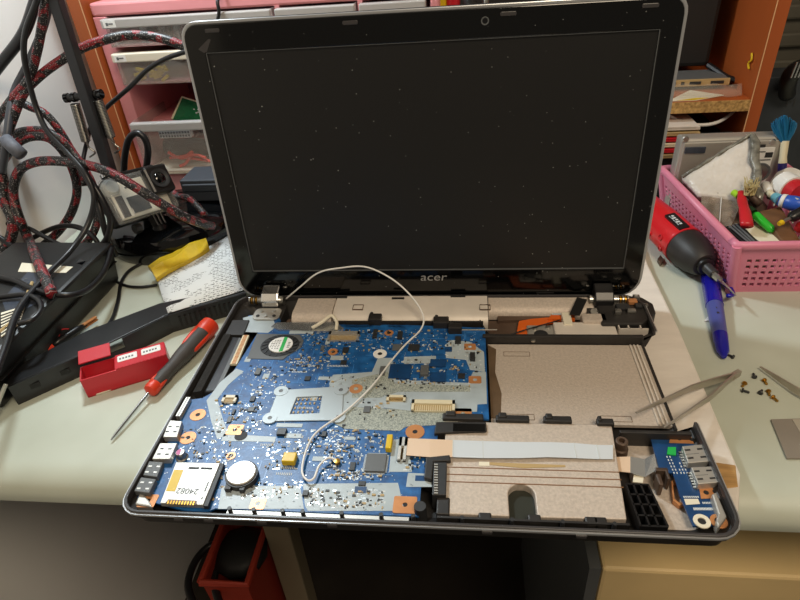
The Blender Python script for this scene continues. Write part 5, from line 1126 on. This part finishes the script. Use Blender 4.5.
# white rolls
rl = thing('tape_roll', 'white roll with a red end at the right edge of the basket', 'roll', at(790,195,z=.05))
p0, p1 = at(782,184,z=.058), at(806,198,z=.058); d_ = (p1-p0).normalized()
mk('roll', MB().tube([p0,p0+d_*.001,p0+d_*.017],[.012,.0145,.0145],24), 'white_plastic', rl, world=True, smooth=True)
mk('red_end', MB().tube([p0+d_*.017,p0+d_*.030],[.0125,.0125],24), 'red_plastic', rl, world=True, smooth=True)
sp2 = at(790,178,y=.44); solo('white_bottle_cap', MB().lathe([(.012,0),(.0165,.003),(.017,.014),(.013,.022),(.0001,.0235)],28,frame(at(786,180,y=.432)-Vector((0,0,.012)),(1,0,-.2),up=(.1,-.4,1))), 'white_plastic', 'round white bottle cap next to the blue brush', 'bottle cap', smooth=True)  # round white cap of a bottle, lying tilted
solo('red_tube', MB().tube([at(797,226,z=.044),at(803,228,z=.044),at(812,226,z=.044)],[.005,.007,.007],14), 'red_plastic', 'red tube at the right edge of the basket below the toothbrush', 'tube', smooth='all')
# blue brush standing up
bb = thing('blue_brush', 'upright brush with a fan of blue bristles at the back of the basket', 'brush', at(783,175,y=.474))
bq = [at(782,172,y=.447), at(783,157,y=.452), at(785,141,y=.458)]
mk('handle', MB().tube([bq[0]-(bq[1]-bq[0])*1.2,bq[0],bq[0].lerp(bq[1],.6)],[.0045,.0045,.0045],12), mat('navy','#2a2468',.35), bb, world=True, smooth=True)
mk('ferrule', MB().tube([bq[0].lerp(bq[1],.6),bq[1],bq[2]],[.0045,.0038,.0042],12), 'ivory', bb, world=True, smooth=True)
mat('blue_bristle','#1a6c9a',.5); random.seed(9)
bm_ = MB()
for k in range(110):
    u = random.uniform(-1,1); v = random.uniform(-1,1)
    a_ = bq[2]+Vector((u*.003,v*.002,-.002)); b_ = at(784+u*13,118+8*u*u+random.uniform(-3,3),y=.466+.006*v); bm_.tube([a_,a_.lerp(b_,.6)+Vector((u*.001,0,0)),b_],[.0006,.0007,.0005],4)
o = mk('bristles', bm_, 'blue_bristle', bb, world=True); o['kind'] = 'stuff'

# ================================================================ right of the laptop, on the desk
# cordless screwdriver
tipd = at(733,306,z=.005); ck0 = at(716,281,z=.012); ck1 = at(690,252,z=.020); bdy = at(655,214,z=.024); axd = (ck0-bdy); axd.z = -.004; axd.normalize()
drl = thing('cordless_screwdriver', 'red cordless screwdriver with a black chuck lying beside the basket', 'cordless screwdriver', (bdy.x,bdy.y,DZ))
cen = at(698,259,z=.010)
MD = frame(cen, axd) @ Matrix.Scale(.86,4)
def dl(prof, n=28, flat=1): return MB().lathe([(r,x) for x,r in prof], n, MD @ Matrix.Rotation(math.pi/2,4,'Y'))
mat('drill_red','#cc1f26',.3)
mk('nose', dl([(-.032,.0240),(-.022,.0240),(-.004,.0215),(.010,.0165),(.014,.0135),(.014,.0001)]), 'dark_plastic', drl, world=True, smooth=True)
mk('chuck_ring', dl([(.012,.0105),(.018,.0100),(.019,.0085),(.019,.0001)]), 'black_plastic', drl, world=True, smooth=True)
mk('chuck', dl([(.016,.0062),(.034,.0058),(.035,.005),(.035,.0001)]), 'chip', drl, world=True, smooth=True)
mk('bit_holder', dl([(.033,.0040),(.046,.0038),(.047,.002)],6), 'steel', drl, world=True)
mk('bit', dl([(.046,.0017),(.068,.0014),(.078,.0004)],8), 'chrome', drl, world=True)
hs = mk('housing', MB().tube([MD@Vector((x,0,dz)) for x,dz in ((-.150,0),(-.140,0),(-.085,0),(-.055,0),(-.034,0),(-.030,0))],[.0138,.0180,.0206,.0208,.0212,.0208],24), 'drill_red', drl, world=True, smooth='all')
mk('housing_seam', MB().tube([MD@Vector((-.0325,0,0)),MD@Vector((-.0300,0,0))],[.0216,.0216],28), 'red_plastic', drl, world=True, smooth=True)
Mp = MD @ Matrix.Translation((-.052,-.004,.0225)) @ Matrix.Rotation(.15,4,'X')
plt = mk('name_plate', MB().prism(rrect(-.019,-.0065,.019,.0065,.0015),-.003,.0028,Mp), 'black_plastic', drl, world=True)
pr = MB()
for k in range(5): pr.box((-.012+k*.005,.0006*(-1)**k,.003),(.003,.0052 if k%2 else .003,.0004),M=Mp).box((-.012+k*.005,-.003,.003),(.0036,.0008,.0004),M=Mp)
mk('plate_lettering', pr, 'white_ink', plt, world=True)
for x, a in ((-.048,75),(-.075,95),(-.045,110)): p = MD @ (Matrix.Rotation(math.radians(a),4,'X') @ Vector((x,0,.0245))); mk('screw_recess', MB().lathe([(.0034,-.002),(.0034,.0012),(.0024,.0012),(.0022,.0002),(.0001,.0002)],14,frame(p,axd,up=(p-(MD@Vector((x,0,0)))))), 'red_plastic', drl, world=True, smooth=True)
# blue translucent pen
p0, p1 = at(709,275,z=DZ+.0075), at(724,357,z=DZ+.004)
bpn = thing('blue_pen', 'translucent blue plastic pen-shaped tool on the desk by the basket', 'pen', (p0+p1)/2-Vector((0,0,.007)))
mat('blue_clear','#2320b0',.2,trans=.3); mat('blue_grey','#4a539a',.4)
mk('barrel', MB().tube([p0,p0.lerp(p1,.03),p0.lerp(p1,.42)],[.006,.0082,.0080],16), 'blue_clear', bpn, world=True, smooth=True)
mk('sleeve', MB().tube([p0.lerp(p1,.40),p0.lerp(p1,.78)],[.0076,.0062],16), 'blue_grey', bpn, world=True, smooth=True)
mk('cap', MB().tube([p0.lerp(p1,.77),p0.lerp(p1,.94),p1],[.0066,.0052,.002],16), 'blue_clear', bpn, world=True, smooth=True)
for u in (.50,.56): p = p0.lerp(p1,u)+Vector((-.001,-.002,.0066)); mk('print_mark', MB().box(p,(.002,.0025,.0008)), 'chip', bpn, world=True)
c_ = p0.lerp(p1,.10); mk('clip', MB().tube(spline([c_+Vector((.007,0,.004)),c_+Vector((.014,-.004,.002)),c_+Vector((.014,-.022,.0)),c_+Vector((.006,-.030,.003))],4),.0022,8), 'blue_clear', bpn, world=True, smooth='all')
solo('white_chip', MB().prism([tuple(at(*p,z=DZ)[:2]) for p in [(704,322),(711,313),(712,321)]], DZ+.0003, DZ+.0012), 'white_plastic', 'tiny white plastic sliver beside the blue pen', 'scrap')
# tweezers
mat('tweezer_steel','#b4ada0',.35,metal=.6)
def tweezers(pivot, t1, t2, label, zt_, zt2):
    P = at(*pivot, z=DZ+.006); A_ = at(*t1,z=zt_); B2 = at(*t2,z=zt2)
    t = thing('tweezers', label, 'tweezers', (P.x,P.y,DZ), group='steel tweezers')
    for Tt, s in ((A_,1),(B2,-1)):
        X = (Tt-P); sd_ = X.cross(Vector((0,0,1))).normalized(); mid = P.lerp(Tt,.45)+sd_*(.0028*(1 if sd_.dot((A_ if s > 0 else B2)-(B2 if s > 0 else A_)) > 0 else -1))
        pts_ = [P, P.lerp(mid,.5), mid, mid.lerp(Tt,.6), Tt]; rows = []
        for q_, w_ in zip(pts_, (.0042,.0050,.0044,.0026,.0008)): rows.append([q_+Vector((0,0,w_)), q_-Vector((0,0,w_*.4))])
        mb = MB()
        for th in (0,):
            V = []
            for (a_, b_) in rows: V += [a_+sd_*.0006, a_-sd_*.0006, b_-sd_*.0006, b_+sd_*.0006]
            Fs = [(4*i+j,4*i+(j+1)%4,4*(i+1)+(j+1)%4,4*(i+1)+j) for i in range(4) for j in range(4)]+[(3,2,1,0),(16,17,18,19)]
            mb.add(V,Fs)
        mk('arm', mb, 'tweezer_steel', t, world=True)
    mk('joint', MB().box(P+Vector((0,0,.0014)),(.010,.0042,.0058),math.atan2((A_-P).y,(A_-P).x)), 'tweezer_steel', t, world=True, bevel=.0006)
tweezers((735,376),(636,413),(664,428),'steel tweezers resting on the edge of the laptop drive bay', .0245, .0235)
tweezers((830,410),(760,367),(798,389),'steel tweezers cut off by the right edge of the picture', DZ+.003, DZ+.003)
# grey plate
gq = [at(*p,z=DZ+.002) for p in [(771,419),(806,418),(806,458),(787,458)]]
gt = thing('grey_plate', 'flat grey metal plate at the right edge of the desk', 'plate', (gq[0]+gq[2])/2)
mk('plate', MB().prism([tuple(p[:2]) for p in gq], DZ+.0002, DZ+.002), mat('plate_grey','#8a837a',.5,vary=.05), gt, world=True, bevel=.0004)
mk('lighter_strip', MB().prism([tuple(at(*p,z=DZ+.002)[:2]) for p in [(792,419.5),(805,419),(805,440)]], DZ+.0018, DZ+.0023), mat('plate_light','#aba598',.5), gt, world=True)
# loose screws
for px, py, m_, lb_ in [(732,358,'chip','dark screw lying at the tip of the blue pen'),(754,378,'chip','dark screw on its side beneath the long tweezers'),(764,382,'gold','brass screw touching the right tweezers'),(744,385,'gold','brass screw left of the loose cluster'),(743,392,'chip','dark screw below the left brass screw'),(760,394,'chip','small dark screw in the middle of the loose cluster'),(768,393,'gold','shiny brass screw in the loose cluster'),(773,399,'gold','lowest brass screw nearest the grey plate'),(718,449,'chip','dark speck of a screw by the foam sheet edge')]:
    p = at(px,py,z=DZ); a = random.uniform(0,6); t = thing('loose_screw', lb_, 'screw', (p.x,p.y,DZ+.0016), a, group='loose screws on the desk')
    mk('head', MB().lathe([(.0019,0),(.0021,.0006),(.0016,.0014),(.0001,.0015)],12,Matrix.Rotation(math.pi/2,4,'Y')), m_, t, smooth=True)
    mk('thread', MB().tube([(-.0045,0,-.0004),(-.004,0,-.0004),(0,0,0)],[.0005,.001,.001],8), m_, t)
# wooden block under the rim at the right
wq = [at(*p,z=-.0005) for p in [(722,487),(737,487),(734,467),(712,465)]]
xb = W2+.002
solo('wood_block', MB().prism([(xb,.047),(wq[1].x+.001,wq[1].y),(wq[2].x+.002,wq[2].y+.002),(xb,.073)], DZ+.0002, -.0005), mat('raw_wood','#b08a56',.7,vary=.2,vscale=60,stretch=(1,6,1)), 'small raw wooden block against the right side of the laptop', 'wood block', bevel=.001)
solo('wood_chip', MB().prism([tuple(at(*p,z=DZ)[:2]) for p in [(657,262),(660,258),(663,263),(660,267)]], DZ+.0002, DZ+.004), 'brown_paint', 'small brown crumb at the corner of the foam sheet', 'crumb')

# ================================================================ below the desk edge
e0, e1 = at(606,569,z=-.15), at(800,588,z=-.15)
cs = thing('computer_case', 'cream metal cabinet standing under the right side of the desk', 'cabinet', (.35,.27,-.75))
mat('cream_metal','#e3c791',.5,vary=.06,vscale=12)
x0 = at(603,570,z=-.15).x
mk('body', MB().box((x0+.22,e0.y+.20,-.45),(.44,.40,.60)), 'cream_metal', cs, world=True, bevel=.003)
mk('side_trim', MB().box((x0-.006,e0.y+.20,-.44),(.010,.40,.58)), 'chip_grey', cs, world=True)
ob = [at(218,540,z=-.36), at(262,538,z=-.36)]
bn2 = thing('orange_bin', 'orange-red plastic bin in the shadow under the desk', 'bin', ((ob[0].x+ob[1].x)/2,ob[0].y-.02,-.75))
bcx, bcy = (ob[0].x+ob[1].x)/2, ob[0].y-.01; wb = (ob[1].x-ob[0].x)/2
mat('bin_orange','#9a2f1c',.6)
sq = lambda s_, z: [(bcx-wb*s_,bcy-.05*s_,z),(bcx+wb*s_,bcy-.05*s_,z),(bcx+wb*s_,bcy+.05*s_,z),(bcx-wb*s_,bcy+.05*s_,z)]
mk('body', MB().add(sq(.72,-.75)+sq(1,-.36)+sq(.93,-.36)+sq(.66,-.73), [(3,2,1,0),(0,1,5,4),(1,2,6,5),(2,3,7,6),(3,0,4,7),(4,5,9,8),(5,6,10,9),(6,7,11,10),(7,4,8,11),(8,9,13,12),(9,10,14,13),(10,11,15,14),(11,8,12,15),(12,13,14,15)]), 'bin_orange', bn2, world=True)
mk('rim', MB().tube([Vector(p) for p in sq(1.02,-.358)]+[Vector(sq(1.02,-.358)[0])],.005,8), 'bin_orange', bn2, world=True)
solo('dark_rag', MB().lathe([(.02,0),(.036,.004),(.038,.014),(.026,.022),(.0001,.024)],11,Matrix.Translation((bcx,bcy+.005,-.388))), 'black_matte', 'black rag stuffed in the top of the orange bin', 'rag', smooth='all')
lp = at(276,560,z=-.40)
solo('timber_leg', MB().box((lp.x+.01,lp.y+.02,-.41),(.035,.03,.68)).box((lp.x+.01,lp.y+.02,-.745),(.06,.05,.01)), 'desk_leg', 'pale timber post standing beside the orange bin', 'post', bevel=.002)
# made-up padded seat in place of a dark mass taken for a lap
st_ = thing('lap_stand_in', 'made-up padded seat for the dark lap-like mass below the desk edge', 'stand-in seat', (.04,-.02,-.75))
mat('black_cloth','#0d0d0f',.9,bump=.3,bscale=400)
sx_, sy_ = .035, -.085
mk('cushion', MB().lathe([(.05,-.27),(.215,-.265),(.235,-.245),(.23,-.22),(.18,-.200),(.0001,-.190)],40,Matrix.Translation((sx_,sy_,0))@Matrix.Diagonal((.86,.70,1,1))), 'black_cloth', st_, world=True, smooth=True)
mk('stem', MB().cyl((sx_,sy_,-.74),(sx_,sy_,-.265),.03), 'chip', st_, world=True, smooth=True)
mk('foot', MB().lathe([(.13,-.75),(.13,-.742),(.04,-.725),(.0001,-.725)],30,Matrix.Translation((sx_,sy_,0))), 'chip', st_, world=True, smooth=True)
cable([at(-10,600,z=-.5), at(20,588,z=-.5), at(45,592,z=-.5), at(60,604,z=-.5)], .006, 'cable_black', 'black cable in the shadow at the bottom left under the desk')
cable([at(196,610,z=-.38), at(188,585,z=-.38), at(196,560,z=-.38), at(212,545,z=-.38), at(222,552,z=-.38), at(214,580,z=-.38), at(222,610,z=-.38)], .005, 'cable_black', 'black cable hanging beside the orange bin')
